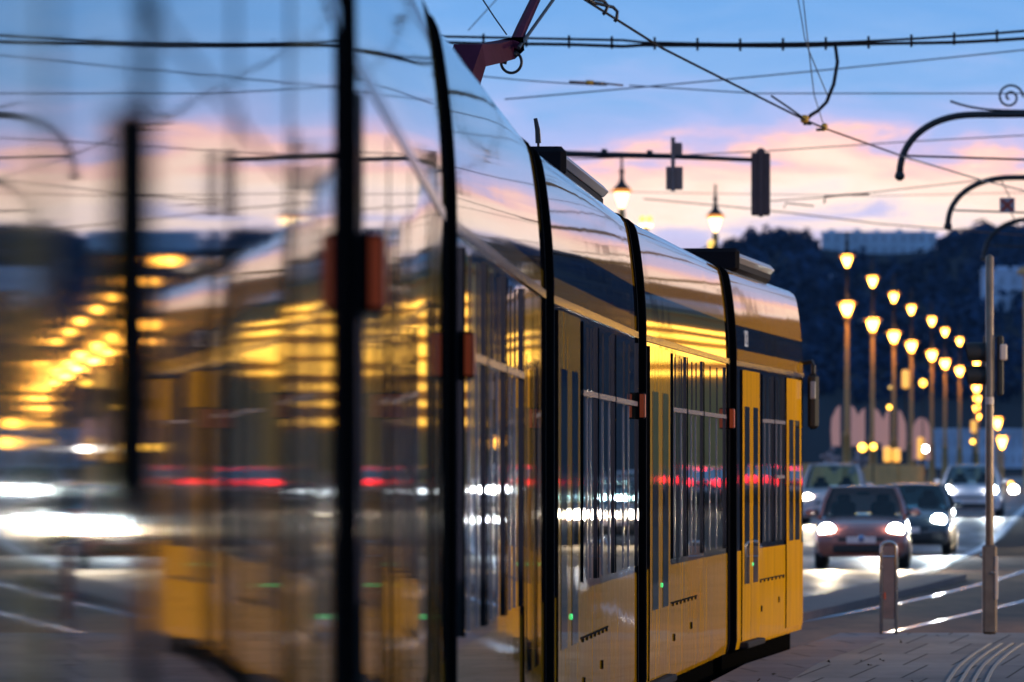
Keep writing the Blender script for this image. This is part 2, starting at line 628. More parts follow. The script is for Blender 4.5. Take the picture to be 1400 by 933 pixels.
def smoothline(ctrl, step=3.0):
    """Catmull-Rom through (x, y)"""
    out = []
    c = [Vector((a, b, 0)) for a, b in ctrl]
    c = [c[0] * 2 - c[1]] + c + [c[-1] * 2 - c[-2]]
    for i in range(1, len(c) - 2):
        n = max(2, int((c[i + 1] - c[i]).length / step))
        for k in range(n):
            t = k / n
            p = 0.5 * ((2 * c[i]) + (c[i + 1] - c[i - 1]) * t + (2 * c[i - 1] - 5 * c[i] + 4 * c[i + 1] - c[i + 2]) * t * t
                       + (3 * c[i] - c[i - 1] - 3 * c[i + 1] + c[i + 2]) * t ** 3)
            out.append((p.x, p.y))
    out.append((c[-2].x, c[-2].y))
    return out


# tram track centre line (right rail measured at 4.18@71.8 .. 6.9@89)
def off(line, d):
    P = [Vector((x, y, 0)) for x, y in line]
    o = []
    for i, p in enumerate(P):
        t = (P[min(i + 1, len(P) - 1)] - P[max(i - 1, 0)]).normalized()
        o.append((p.x + t.y * d, p.y - t.x * d))
    return o


track_r = smoothline([(2.15, 58.5), (3.05, 65), (4.15, 72), (5.45, 80), (6.90, 89), (8.4, 99.5), (10.3, 114), (12.6, 134), (16.4, 170), (22, 220), (30, 300)])
track_l = off(track_r, -1.52)
strip('tram_rail', track_r, 0.11, 0.008, 'rail_steel', 'shiny grooved tram rail running from the bollard foot to the right', 0, 'rail')
strip('tram_rail', track_l, 0.11, 0.008, 'rail_steel', 'shiny grooved tram rail passing behind the bollard beside the dark island', 0, 'rail')
# second pair of rails crossing further right
r2 = smoothline([(7.75, 107), (9.0, 119), (11.5, 148), (16, 195), (22, 260)])
strip('tram_rail', off(r2, 0.9), 0.10, 0.009, 'rail_steel', 'far tram rail crossing behind the tall signal pole', 0, 'rail')
strip('lane_line', smoothline([(6.1, 104), (8.2, 126), (10.9, 151), (17.4, 225), (26, 320)]), 0.22, 0.010, 'line_paint', 'long white lane line beside the grey and maroon cars', 0, 'road marking')
sheet('track_bed', [50, 58, 65, 72, 80, 89, 99.5, 114, 134], lambda y: road_right(y) + 0.1 if y > 56 else road_right(y), lambda y: road_right(y) + 4.6,
      lambda y: zr(y) + 0.003, 'bed_paving_lit', 'brown paved tram track bed between the island and the platform end', 6, 'track')
# traffic island with rounded end
isl = smoothline([(0.2, 58), (3.0, 77.5), (5.0, 92), (6.85, 106.0)])
mb = MB()
P = [Vector((x, y, 0)) for x, y in isl]
ringL, ringR = [], []
for i, p in enumerate(P):
    t = (P[min(i + 1, len(P) - 1)] - P[max(i - 1, 0)]).normalized()
    n = Vector((t.y, -t.x, 0))
    ringL.append(p - n * 0.45)
    ringR.append(p + n * 0.45)
tend = (P[-1] - P[-2]).normalized()
nend = Vector((tend.y, -tend.x, 0))
arc = [P[-1] + nend * 0.45 * math.cos(a) + tend * 0.45 * math.sin(a) for a in [PI * k / 10 for k in range(1, 10)]]
loop = ringR + arc + ringL[::-1]
n = len(loop)
V = [(p.x, p.y, 0.0) for p in loop] + [(p.x, p.y, 0.10) for p in loop]
inner = [(p.x + (0 if True else 0), p.y, 0.13) for p in loop]
Fc = [(i, (i + 1) % n, n + (i + 1) % n, n + i) for i in range(n)] + [tuple(range(n, 2 * n))]
mb.add(V, Fc, 'kerb_stone')
structure(mb.build('kerb', smooth='auto'), 'dark low kerbed island with a rounded end between cars and rails', 'kerb')

# ------------------------------------------------------------------ tram geometry
J = [(61.6, 2.96), (51.6, 1.71), (41.8, 0.81), (32.3, 0.17), (22.6, -0.22), (13.0, -0.33)]   # (depth, side-plane x)
tail_pt = Vector((-0.33, 1.0, 0))
GAP = 0.80


def side_pt(i):
    return Vector((J[i][1], J[i][0], 0))


def platform_edge(y):
    """x of tram side at depth y"""
    pts = [(1.0, -0.33)] + [(a, b) for a, b in J[::-1]] + [(70.0, 4.0)]
    for (a, b), (c, d) in zip(pts, pts[1:]):
        if a <= y <= c:
            return b + (d - b) * (y - a) / (c - a)
    return pts[0][1] if y < 1 else pts[-1][1]


# platform
PYS = [-8, 0, 5, 10, 13, 18, 22.6, 27, 32.3, 37, 41.8, 46, 51.6, 56, 59, 61.4]
PE = lambda y: platform_edge(y) + 0.12
mb = MB()
V, Fc = [], []
cols = 10
for y in PYS:
    a, b = PE(y) + 0.55, PE(y) + 8.0
    for i in range(cols + 1):
        V.append((a + (b - a) * i / cols, y, 0.25))
w = cols + 1
for j in range(len(PYS) - 1):
    for i in range(cols):
        Fc.append((j * w + i, j * w + i + 1, (j + 1) * w + i + 1, (j + 1) * w + i))
mb.add(V, Fc, 'platform_paving')
# far and right risers
e = (len(PYS) - 1) * w
V2 = [V[e + i] for i in range(w)] + [(x, y, 0.0) for x, y, z in [V[e + i] for i in range(w)]]
mb.add(V2, [(i, i + 1, w + i + 1, w + i) for i in range(w - 1)], 'kerb_stone')
RV = [V[j * w + cols] for j in range(len(PYS))]
V3 = RV + [(x, y, 0.0) for x, y, z in RV]
k = len(RV)
mb.add(V3, [(i, k + i, k + i + 1, i + 1) for i in range(k - 1)], 'kerb_stone')
structure(mb.build('platform', fixn=False), 'grey slab paved tram stop platform beside the yellow tram', 'platform')
mb = MB()
LV = [(PE(y), y) for y in PYS]
V = [(x, y, 0.25) for x, y in LV] + [(x + 0.548, y, 0.25) for x, y in LV] + [(x, y, 0.0) for x, y in LV]
k = len(LV)
mb.add(V, [(i, k + i, k + i + 1, i + 1) for i in range(k - 1)] + [(i, i + 1, 2 * k + i + 1, 2 * k + i) for i in range(k - 1)]
       + [(k - 1, 2 * k - 1, 3 * k - 1)], 'platform_edge')
structure(mb.build('platform_kerb', fixn=False), 'pale edge slabs along the tram side of the platform', 'platform edge')
for q in range(4):
    pts = smoothline([(2.86 + 0.092 * q, 44), (3.12 + 0.092 * q, 47.2), (3.46 + 0.092 * q, 51), (3.84 + 0.092 * q, 54.6), (4.16 + 0.094 * q, 57.4)], 1.0)
    o = strip('tactile_strip', pts, 0.026, 0.254, 'tactile',
              ['first', 'second', 'third', 'fourth'][q] + ' ribbed pale guiding strip on the platform, counted from the tram', 0.006, 'guiding strip')
    o['group'] = 'guiding strips on the platform'
# litter
mb = MB()
for q in range(12):
    y = rnd.uniform(46, 60)
    x = PE(y) + 0.3 + abs(rnd.gauss(0, 1.0))
    if q < 5:
        y = rnd.gauss(51.2, 1.0); x = PE(y) + 0.75 + rnd.gauss(0, 0.22)
    a = rnd.uniform(0, 6.28); r = rnd.uniform(0.012, 0.035)
    V = [(x + r * math.cos(a + t) * (1 if t % 2 < 1 else .6), y + r * math.sin(a + t), 0.256 + rnd.uniform(0, .03)) for t in (0, 1.2, 2.4, 3.6, 5.0)]
    mb.add(V, [(0, 1, 2, 3, 4)], 'leaf')
o = mb.build('leaf_litter', fixn=False)
o['kind'] = 'stuff'
tag(o, 'dry dark leaves scattered on the grey platform slabs', 'leaves')

# ------------------------------------------------------------------ the tram
PROFILE = [(0.34, -0.015), (0.42, 0.0), (0.60, 0.0), (0.85, 0.0), (1.12, 0.0), (1.5, 0.0), (1.9, 0.0), (2.3, 0.0), (2.57, 0.0), (2.60, 0.0), (2.72, -0.002),
           (2.82, -0.006), (2.91, -0.012), (3.0, -0.020), (3.08, -0.029), (3.15, -0.038), (3.21, -0.047), (3.26, -0.056), (3.30, -0.066), (3.33, -0.083),
           (3.36, -0.12), (3.39, -0.22), (3.42, -1.2)]
WIDTH = 2.4


def prof_u(z):
    for (a, ua), (b, ub) in zip(PROFILE, PROFILE[1:]):
        if a <= z <= b:
            return ua + (ub - ua) * (z - a) / (b - a)
    return 0


def ripple(s, z, seed, amp):
    v = 0.0
    waves = ((0.24, 0.000022), (0.5, 0.00012), (1.1, 0.00019), (2.3, 0.00030)) if amp > .5 else ((0.16, 0.00011), (0.37, 0.00028), (1.1, 0.00042))
    for k, (lam, A) in enumerate(waves):
        v += A * noise.noise(Vector((s / lam * 1.0 + seed * 7.3 + k * 31.7, z * 0.40 + seed, k * 5.1))) * 2.0
    return v * amp


tram = empty('tram', (0, 0, 0))
tag(tram, 'long yellow articulated tram with dark window band, curving away along the platform', 'tram')


def side_panel(s0, s1, z0, z1, u, m, seed, amp, yaw=0.0, ds=0.09, edge=0.0, zs=None, em=None):
    """rippled panel lying u in front of the side plane, with edge returns"""
    mb = MB()
    if amp < .5:
        ds = min(ds, 0.035) if amp > 0 else ds
    else:
        ds = min(ds, 0.06)
    n = max(1, int((s1 - s0) / ds))
    zz = zs or [z0 + (z1 - z0) * k / 5 for k in range(6)]
    V, Fc = [], []
    for z in zz:
        for i in range(n + 1):
            s = s0 + (s1 - s0) * i / n
            V.append((u + prof_u(z) + ripple(s, z, seed, amp) + yaw * (s - (s0 + s1) / 2), s, z))
    w = n + 1
    for j in range(len(zz) - 1):
        for i in range(n):
            Fc.append((j * w + i, j * w + i + 1, (j + 1) * w + i + 1, (j + 1) * w + i))
    mb.add(V, Fc, m)
    if edge > 0:
        for (a, b) in ((0, 1), (n, -1)):
            idx = [j * w + (0 if a == 0 else n) for j in range(len(zz))]
            pv = [V[k] for k in idx] + [(V[k][0] - edge, V[k][1], V[k][2]) for k in idx]
            k = len(idx)
            mb.add(pv, [(i, i + 1, k + i + 1, k + i) for i in range(k - 1)], em or m)
        for row in (0, len(zz) - 1):
            pv = [V[row * w], V[row * w + n]]
            pv += [(pv[1][0] - edge, pv[1][1], pv[1][2]), (pv[0][0] - edge, pv[0][1], pv[0][2])]
            mb.add(pv, [(0, 1, 2, 3)], em or m)
    return mb


def carriage(near, far, seed, amp, layout, nose=0, lens='far', roof=()):
    """near, far: side plane points; builds body and its details in a local frame (x outward, y along)"""
    body_y = 'tram_yellow_dusty' if nose == 1 else ('tram_yellow_worn' if amp > .8 else 'tram_yellow')
    d = far - near
    Lg = d.length
    a = math.atan2(-d.x, d.y)
    o_rz = a
    g0 = 0.0 if nose == -1 else GAP / 2
    g1 = Lg if nose == 1 else Lg - GAP / 2
    mb = MB()
    n = int((g1 - g0) / (0.06 if amp > .5 else 0.035))
    V = []
    zs = [p[0] for p in PROFILE]
    for z, u in PROFILE:
        for i in range(n + 1):
            s = g0 + (g1 - g0) * i / n
            rip = ripple(s, z, seed, amp) if z < 3.37 else 0
            V.append((u + rip, s, z))
    w = n + 1
    def add_rows(j0, j1, m):
        Fc = []
        for j in range(j0, j1):
            for i in range(n):
                Fc.append((j * w + i, j * w + i + 1, (j + 1) * w + i + 1, (j + 1) * w + i))
        used = sorted({k for f in Fc for k in f})
        mp = {k: q for q, k in enumerate(used)}
        mb.add([V[k] for k in used], [tuple(mp[k] for k in f) for f in Fc], m)
    zi = {z: i for i, (z, u) in enumerate(PROFILE)}
    # one shared vertex set keeps the shading continuous across colour borders
    base = len(mb.v)
    mb.v += V
    def rows(j0, j1, m):
        k = mb.mi(m)
        for j in range(j0, j1):
            for i in range(n):
                mb.f.append(tuple(base + q for q in (j * w + i, j * w + i + 1, (j + 1) * w + i + 1, (j + 1) * w + i)))
                mb.m.append(k)
    rows(0, zi[1.12], body_y)
    rows(zi[1.12], zi[2.60], 'tram_black')
    rows(zi[2.60], zi[2.72], 'tram_yellow')
    rows(zi[2.72], zi[2.91], 'tram_black')
    rows(zi[2.91], zi[3.33], 'tram_yellow')
    rows(zi[3.33], len(PROFILE) - 1, 'tram_roof')
    # other side, roof, floor and ends as a plain closed hull
    prof_l = [(-1.2, 3.42), (-1.95, 3.40), (-2.2, 3.33), (-2.33, 3.1), (-2.4, 2.7), (-2.4, 0.34)]
    Vl = [(u, s, z) for s in (g0, g1) for u, z in prof_l]
    k = len(prof_l)
    mb.add(Vl, [(i, i + 1, k + i + 1, k + i) for i in range(k - 1)], 'tram_yellow')
    mb.add([(-0.015, g0, 0.34), (-0.015, g1, 0.34), (-2.4, g1, 0.34), (-2.4, g0, 0.34)], [(0, 1, 2, 3)], 'under')
    for s in (g0, g1):
        if (nose == 1 and s == g1) or (nose == -1 and s == g0):
            continue
        ring = [(u, s, z) for z, u in PROFILE] + [(u, s, z) for u, z in prof_l[1:]]
        mb.add(ring, [tuple(range(len(ring)))], 'rubber')
    if nose:
        sgn = nose
        sb = g1 if nose == 1 else g0
        plan = [(0.0, 0.0), (0.25, 0.025), (0.55, 0.10), (0.85, 0.24), (1.10, 0.48), (1.25, 0.80), (1.32, 1.2)]
        # side rake towards the middle, raked a little with height
        rings = []
        full = [(z, u) for z, u in PROFILE]
        for ds, du in plan:
            ring = []
            for z, u in full:
                rake = 0.0 if z < 1.1 else (z - 1.1) * 0.22 * (ds / 1.32)
                uu = u - du if u - du > -1.2 else -1.2
                ring.append((uu, sb + sgn * (ds - rake), z if z < 3.3 or ds < .2 else z - 0.05 * ds))
            rings.append(ring)
        for ra, rb in zip(rings, rings[1:]):
            for q in range(len(full) - 1):
                z = full[q][0]
                m = 'tram_yellow_dusty' if z < 1.12 else 'tram_yellow' if 2.60 <= z < 2.72 or 2.91 <= z < 3.33 else ('tram_black' if z < 3.33 else 'tram_roof')
                if m == 'tram_black' and z < 2.6 and ra is rings[0]:
                    m = 'tram_yellow'
                mb.add([ra[q], rb[q], rb[q + 1], ra[q + 1]], [(0, 1, 2, 3)], m)
                mir = lambda p: (-2.4 - p[0], p[1], p[2])
                mb.add([mir(ra[q]), mir(ra[q + 1]), mir(rb[q + 1]), mir(rb[q])], [(0, 1, 2, 3)], m)
    car = mb.build('carriage', tram, fixn=False)
    me = car.data
    me.polygons.foreach_set('use_smooth', [True] * len(me.polygons))
    me.set_sharp_from_angle(angle=math.radians(40))
    car.location = near
    car.rotation_euler = (0, 0, o_rz)
    # pale rail over the windows
    tp_ = 0.012 if amp > .5 else 0.004
    t = side_panel(g0 + .02, g1 - .02, 2.585, 2.625, tp_, 'trim_pale', seed, 0.0, 0, 4.0, tp_, [2.585, 2.605, 2.625])
    t.build('trim_rail', car)
    # black rubber collars at the joints
    for s_, end in ((g0 + 0.03, -1), (g1 - 0.03, 1)):
        if nose == end:
            continue
        cb = MB()
        pr_ = 0.009 if amp < .5 else 0.011
        rings = []
        for ss, k_ in ((s_ - .03, 0), (s_ - .03, 1), (s_ + .03, 1), (s_ + .03, 0)):
            rings.append([(u_ + (pr_ if k_ else -.03), ss, z_ + (pr_ * .5 if k_ and z_ > 3.3 else 0)) for z_, u_ in PROFILE])
        cb.loft(rings, 'rubber', closed=False, caps=False)
        cb.build('joint_collar', car, fixn=False)
    # underframe
    u = MB()
    u.box((-1.2, (g0 + g1) / 2, 0.2), (2.18, g1 - g0 - 0.1, 0.28), 'under')
    u.build('underframe', car)
    q = random.Random(seed)
    amp0 = amp
    for it in layout:
        kind, s0, s1 = it[0], it[1], it[2]
        amp = amp0 * (1.75 if amp0 < .5 and (seed == 59 or s0 > 4.6) else 1.0)
        amp = min(amp, .49) if amp0 < .5 else amp
        if kind == 'door':
            mid = (s0 + s1) / 2
            D = MB()
            for k, (a0, a1) in enumerate(((s0, mid - .006), (mid + .006, s1))):
                yw = q.uniform(-1, 1) * 0.0009 * amp
                pu_ = 0.012 if amp > .5 else 0.003
                P_ = side_panel(a0, a1, 0.36, 2.56, pu_, body_y, seed + 3 + k, amp, yw, 0.09, pu_, [0.40, 0.8, 1.2, 1.6, 2.0, 2.3, 2.56], 'rubber')
                D.merge(P_)
                wa, wb = a0 + (a1 - a0) * .22, a1 - (a1 - a0) * .22
                G = side_panel(wa, wb, 0.85, 2.27, pu_ + 0.003, 'tram_glass', seed + 5 + k, amp, yw, 0.07, 0.004)
                D.add(G.v, G.f, 'tram_glass')
            dr = D.build('door', car, smooth='auto', fixn=False)
            st = MB()
            st.box((-0.02, mid, 0.365), (0.16, s1 - s0, 0.05), 'step_grey', bev=0.01)
            st.build('door_step', car)
        elif kind == 'cabdoor':
            D = MB()
            P_ = side_panel(s0, s1, 0.36, 2.56, 0.012, body_y, seed + 9, amp, 0, 0.09, 0.012, [0.40, 0.8, 1.2, 1.6, 2.0, 2.3, 2.56], 'rubber')
            D.merge(P_)
            for a0, a1 in ((.15, .42), (.56, .85)):
                G = side_panel(s0 + (s1 - s0) * a0, s0 + (s1 - s0) * a1, 1.15, 2.2, 0.016, 'tram_glass', seed + 2, amp, 0, 0.07, 0.004)
                D.add(G.v, G.f, 'tram_glass')
            D.build('door', car, smooth='auto', fixn=False)
        elif kind == 'win':
            W = MB()
            yw = q.uniform(-1, 1) * 0.0009 * amp + (it[3] if len(it) > 3 else 0)
            G = side_panel(s0, s1, 1.16, 2.55, 0.007, 'tram_glass', seed + int(s0 * 10), amp, yw, 0.08, 0.007)
            W.add(G.v, G.f, 'tram_glass')
            # hopper vent: frame bars
            bars = [(s0, s1, 2.155, 2.185)]
            if amp > .8 and int(s0 * 10) % 2 == 1:
                bars += [(s0 + .1, s1 - .1, 1.69, 1.72)]
            for sa, sb, za, zb in bars:
                W.box((0.011 if amp > .5 else 0.008, (sa + sb) / 2, (za + zb) / 2), (0.022 if amp > .5 else .006, sb - sa, (zb - za) * (1 if amp > .5 else .5)), 'rail_alu' if amp > .5 else 'tram_black')
            for sm in (s0 + .015, s1 - .015) if amp > .5 else ():
                W.box((0.012, sm, 1.855), (0.014, 0.03, 1.39), 'tram_black')
            if amp > .5:
                for fr_ in (q.uniform(.2, .4), q.uniform(.55, .8)):
                    W.box((0.0095, s0 + (s1 - s0) * fr_, 1.66), (0.006, 0.035, 0.98), 'rail_alu')
                    W.box((0.0095, s0 + (s1 - s0) * fr_ + .1, 2.36), (0.006, 0.05, 0.34), 'tram_black')
            W.build('window', car, smooth='auto', fixn=False)
        elif kind == 'reflection_bar':
            W = MB()
            W.box((0.007, (s0 + s1) / 2, (it[3] + it[4]) / 2), (0.022, s1 - s0, it[4] - it[3]), 'rubber')  # solid dark strip stands for a pillar reflected in the tram side
            W.build('reflected_pillar', car)
    amp = amp0
    # louvre grille, small flaps
    sl = [it for it in layout if it[0] == 'win']
    if sl:
        g = MB()
        sm = sl[len(sl) // 2][1] - 0.2
        sm -= 0.1
        g.box((0.002, sm, 0.86), (0.008, 3.0, 0.010), 'rubber')
        for k in range(8):
            g.box((0.0022, sm - 1.4 + k * 0.4, 0.847), (0.008, 0.10, 0.022), 'rubber')
        g.build('vent_slot', car)
        for it in layout:
            if it[0] == 'door' and amp > .8:
                g = MB()
                g.lathe([(.016, 0), (.016, .006), (.010, .01)], (0.012, (it[1] + it[2]) / 2 + .12, 1.0), 'green_led', 10, 'X')
                g.build('door_button', car)
        for ss, z in ((-0.9, 0.62), (0.9, 0.66)):
            g = MB()
            g.box((0.004, sm + ss, z), (0.01, 0.07, 0.05), 'rubber', bev=0.003)
            g.build('latch', car)
    # marker box at the outer end of the carriage
    sx = g1 - 0.22 if lens == 'far' else g0 + 0.22
    if nose == 0 or True:
        bx = MB()
        bx.box((0.03, sx, 2.16), (0.062, 0.16, 0.165), 'rubber', bev=0.008)
        bx.box((0.058, sx + 0.02, 2.16), (0.012, 0.10, 0.145), 'orange_lens', bev=0.004)
        bx.box((0.045, sx - 0.082, 2.16), (0.026, 0.01, 0.145), 'orange_lens')
        if nose == 0:
            bx.build('marker_lamp', car)
    for (s0, s1, h, x0, x1) in roof:
        r = MB()
        r.box(((x0 + x1) / 2, (s0 + s1) / 2, 3.35 + h / 2), (x1 - x0, s1 - s0, h), 'roof_unit_dark', bev=0.04)
        r.box(((x0 + x1) / 2 + 0.03, (s0 + s1) / 2 + 0.06, 3.40 + h / 2 + 0.01), (x1 - x0, s1 - s0 - 0.06, h * .62), 'roof_unit', bev=0.04)
        r.box(((x0 + x1) / 2 + 0.03, s0 + 0.04, 3.385 + h / 2), (x1 - x0 + .01, 0.1, h + 0.06), 'roof_unit_dark', bev=0.03)
        r.build('roof_unit', car, smooth='auto')
    return car, o_rz, g0, g1


std = [('door', 0.75, 2.65), ('win', 2.85, 4.25), ('win', 4.4, 6.1), ('win', 6.25, 8.9)]
rev = [('win', 0.9, 2.6), ('win', 2.75, 4.4), ('win', 4.55, 6.3), ('door', 6.6, 8.5)]
# cab carriage (front): side plane runs from joint 1 to the front corner
c1 = carriage(side_pt(1), Vector((2.60, 59.0, 0)), 11, 1.0, [('door', 0.95, 2.6), ('win', 2.8, 4.0), ('win', 4.1, 5.2), ('cabdoor', 5.45, 7.1)], nose=1, lens='near',
              roof=[(1.4, 5.0, 0.13, -1.0, -0.09)])
c2 = carriage(side_pt(2), side_pt(1), 23, 1.1, std, lens='far', roof=[])
c3 = carriage(side_pt(3), side_pt(2), 35, 1.0, std, lens='far', roof=[(3.7, 8.2, 0.11, -1.0, -0.16)])
c4 = carriage(side_pt(4), side_pt(3), 47, 0.7, rev, lens='near', roof=[])
c5 = carriage(side_pt(5), side_pt(4), 59, 0.28, rev, lens='near', roof=[])
c6 = carriage(tail_pt, side_pt(5), 71, 0.26, [('win', 0.6, 2.2), ('door', 2.5, 4.4), ('win', 4.95, 6.6), ('win', 6.75, 8.4), ('door', 8.8, 10.6), ('reflection_bar', 4.60, 4.74, 1.72, 2.06)], nose=-1, lens='near', roof=[])
# bellows
for i in range(1, 6):
    p = side_pt(i)
    nx = side_pt(i - 1) if i > 1 else Vector((2.60, 59.0, 0))
    pv = side_pt(i + 1) if i < 5 else tail_pt
    t = ((nx - p).normalized() + (p - pv).normalized()).normalized()
    b = MB()
    folds = 9
    rings = []
    for k in range(2 * folds + 1):
        s = -GAP / 2 - 0.02 + (GAP + 0.04) * k / (2 * folds)
        ins = 0.03 if k % 2 else 0.075
        rings.append([(u - ins, s, z) for z, u in PROFILE] + [(-2.36, s, 2.7), (-2.36, s, 0.34)])
    b.loft(rings, 'rubber')
    o = b.build('bellows', tram)
    o.location = p
    o.rotation_euler = (0, 0, math.atan2(-t.x, t.y))
# fleet number on the cab carriage band
def text_mesh(body, size, m, name, parent, loc, rot):
    cu = bpy.data.curves.new(name, 'FONT')
    cu.body = body
    cu.size = size
    cu.extrude = 0.001
    cu.align_x = 'CENTER'
    cu.align_y = 'CENTER'
    ob = bpy.data.objects.new(name, cu)
    COL.objects.link(ob)
    dg = bpy.context.evaluated_depsgraph_get()
    me = bpy.data.meshes.new_from_object(ob.evaluated_get(dg))
    bpy.data.objects.remove(ob)
    me.materials.clear()
    me.materials.append(MATS[m])
    o = bpy.data.objects.new(name, me)
    COL.objects.link(o)
    o.parent = parent
    o.location = loc
    o.rotation_euler = rot
    return o


text_mesh('2021', 0.19, 'white_digit', 'fleet_number', c1[0], (-0.0035, 1.5, 2.81), (PI / 2, 0, PI / 2))
# driver's mirror / camera arm at the front corner
mbx = MB()
mbx.box((0.07, 7.75, 2.38), (0.10, 0.09, 0.50), 'plastic', bev=0.03)
mbx.box((0.07, 7.70, 2.48), (0.05, 0.02, 0.16), 'rim', bev=0.005)
mbx.tube([(-0.06, 7.9, 2.72), (0.05, 7.85, 2.74), (0.07, 7.78, 2.70), (0.07, 7.75, 2.55)], 0.02, 'plastic')
mbx.build('side_mirror', c1[0], smooth='auto')
# small aerial on the third carriage roof
a = MB()
ax = at(735, 190, 40.5)
a.tube([at(736, 196, 40.5), at(735, 178, 40.5), at(732, 162, 40.5)], [0.018, 0.016, 0.012], 'dark_metal')
a.tube([at(736, 212, 40.5), at(736, 190, 40.5)], 0.008, 'dark_metal')
a.build('aerial', tram)
# pantograph on the second carriage
DP = 45.0
pp = MB()
knee = at(700, 72, DP)
base = Vector((knee.x - 0.62, DP - 1.2, 3.47))
pp.box(base + Vector((0, 0.3, 0.06)), (0.9, 1.3, 0.10), 'panto_red', bev=0.02)
# lower arm: deep wedge narrowing to the knee
rings = []
for p, hw, hh in ((base + Vector((0, 0, 0.1)), 0.14, 0.12), (at(640, 76, DP - 0.5), 0.12, 0.075), (at(668, 73, DP - 0.2), 0.09, 0.065), (at(692, 68, DP), 0.06, 0.065), (at(708, 60, DP), 0.045, 0.045)):
    p = Vector(p)
    rings.append([p + Vector((-hw, 0, -hh)), p + Vector((hw, 0, -hh)), p + Vector((hw * .8, 0, hh)), p + Vector((-hw * .8, 0, hh))])
pp.loft(rings, 'panto_red')
pp.build('pantograph_lower_arm', tram)
pu = MB()
pu.tube([at(703, 66, DP), at(712, 42, DP + .3), at(745, -28, DP + 1.5), at(765, -75, DP + 2.4)], [0.05, 0.042, 0.034, 0.03], 'panto_red')
pu.tube([at(709, 66, DP - .1), at(762, -8, DP + 1.2), at(800, -60, DP + 2.4)], 0.012, 'dark_metal')
pu.tube([at(693, 48, DP), at(676, 24, DP), at(655, -8, DP)], 0.005, 'dark_metal')
pu.box(at(775, -88, DP + 2.4), (1.5, 0.12, 0.05), 'dark_metal')
pu.build('pantograph_upper_arm', tram)
pr = MB()
c = at(699, 85, DP)
pr.tube([c + Vector((0.07 * math.cos(t), 0, 0.075 * math.sin(t))) for t in [math.radians(70 - 265 * k / 20) for k in range(21)]], 0.010, 'dark_metal')
pr.tube([at(694, 74, DP), at(690, 88, DP)], 0.012, 'dark_metal')
pr.tube([at(700, 72, DP), at(707, 76, DP)], 0.014, 'dark_metal')
pr.tube([at(686, 86, DP), at(697, 80, DP)], 0.010, 'dark_metal')
pr.build('hose_loop', tram, smooth=True)

# ------------------------------------------------------------------ overhead wires
def wire(name, pts, r, m, label, cat='wire', n=6, group='overhead wires'):
    mb = MB()
    mb.tube(pts, r, m, n)
    o = mb.build(name, smooth=True)
    return tag(o, label, cat, group)


def sag(p, q, s, n=14):
    return [p.lerp(q, k / n) - Vector((0, 0, s * 4 * (k / n) * (1 - k / n))) for k in range(n + 1)]


DW = 74.0
cable = MB()
def cabley(x):
    k = (x - 985) / 415.0
    return 62 - 14.0 * k * abs(k) if x > 985 else 62 - 7.0 * ((985 - x) / 340.0)
up, dn = [], []
for k in range(-8, 60):
    x = 600 + k * 28
    gap = 8 + 0 * x if x < 880 else (3.2 if x < 1150 else 3.2 + (x - 1150) * 0.03)
    y = cabley(x)
    up.append(at(x, y - gap / 2, DW))
    dn.append(at(x, y + gap / 2 + (0.6 * math.sin(k * .8)), DW))
cable.tube(up, 0.016, 'wire_dark', 6)
cable.tube(dn, 0.021, 'wire_dark', 6)
for k in range(24):
    x = 661 + k * 58.5
    y = cabley(x)
    cable.tube([at(x, y - 9, DW), at(x, y + 8, DW)], 0.016, 'wire_dark', 6)
tag(cable.build('span_cable', smooth=True), 'thick black double cable with clips strung right across the sky', 'cable', 'overhead wires')
wire('contact_wire', [at(700, -68, 47.5), at(800, 0, 52.5), at(905, 66, 57.5), at(1000, 114, 63), at(1100, 164, 70.5), at(1128, 176, 73)], 0.011, 'wire_dark',
     'dark contact wire slanting down from the top edge to the yellow clamps', 'wire')
wire('contact_wire', [at(1128, 176, 73), at(1240, 216, 81), at(1340, 246, 90), at(1420, 266, 101), at(1480, 280, 120)], 0.011, 'wire_copper',
     'paler contact wire continuing past the yellow clamps to the arched arm', 'wire')
# clamps with feeder loop
cl = empty('wire_clamp', at(1100, 163, 70.5))
tag(cl, 'left yellow clamp on the slanting contact wire, with the black cable loop', 'clamp')
m_ = MB(); o0 = at(1100, 163, 70.5)
m_.box((0, 0, 0.0), (0.085, 0.12, 0.085), 'insul_yellow', bev=0.02)
m_.box((0.03, 0, -0.05), (0.09, 0.05, 0.03), 'dark_metal')
m_.build('clamp_body', cl)
m_ = MB()
loop_ = [at(1142, 62, 71.5), at(1145, 85, 71.4), at(1140, 115, 71.2), at(1130, 140, 71.0), at(1118, 152, 70.8), at(1108, 158, 70.6), at(1104, 163, 70.5)]
m_.tube([p - o0 for p in loop_], 0.020, 'wire_dark', 8)
m_.build('feeder_cable', cl, smooth=True)
cl2 = empty('wire_clamp', at(1127, 174, 73))
tag(cl2, 'right yellow clamp on the slanting contact wire', 'clamp')
m_ = MB()
m_.box((0, 0, 0), (0.07, 0.12, 0.085), 'insul_yellow', bev=0.02)
m_.box((-0.05, 0, -0.03), (0.08, 0.05, 0.03), 'dark_metal')
m_.build('clamp_body', cl2)
wire('section_rod', [at(1054, 131, 70), at(1075, 145, 70), at(1096, 160, 70.4)], 0.012, 'wire_dark', 'short dark rod with a hook ending at the left yellow clamp', 'rod')
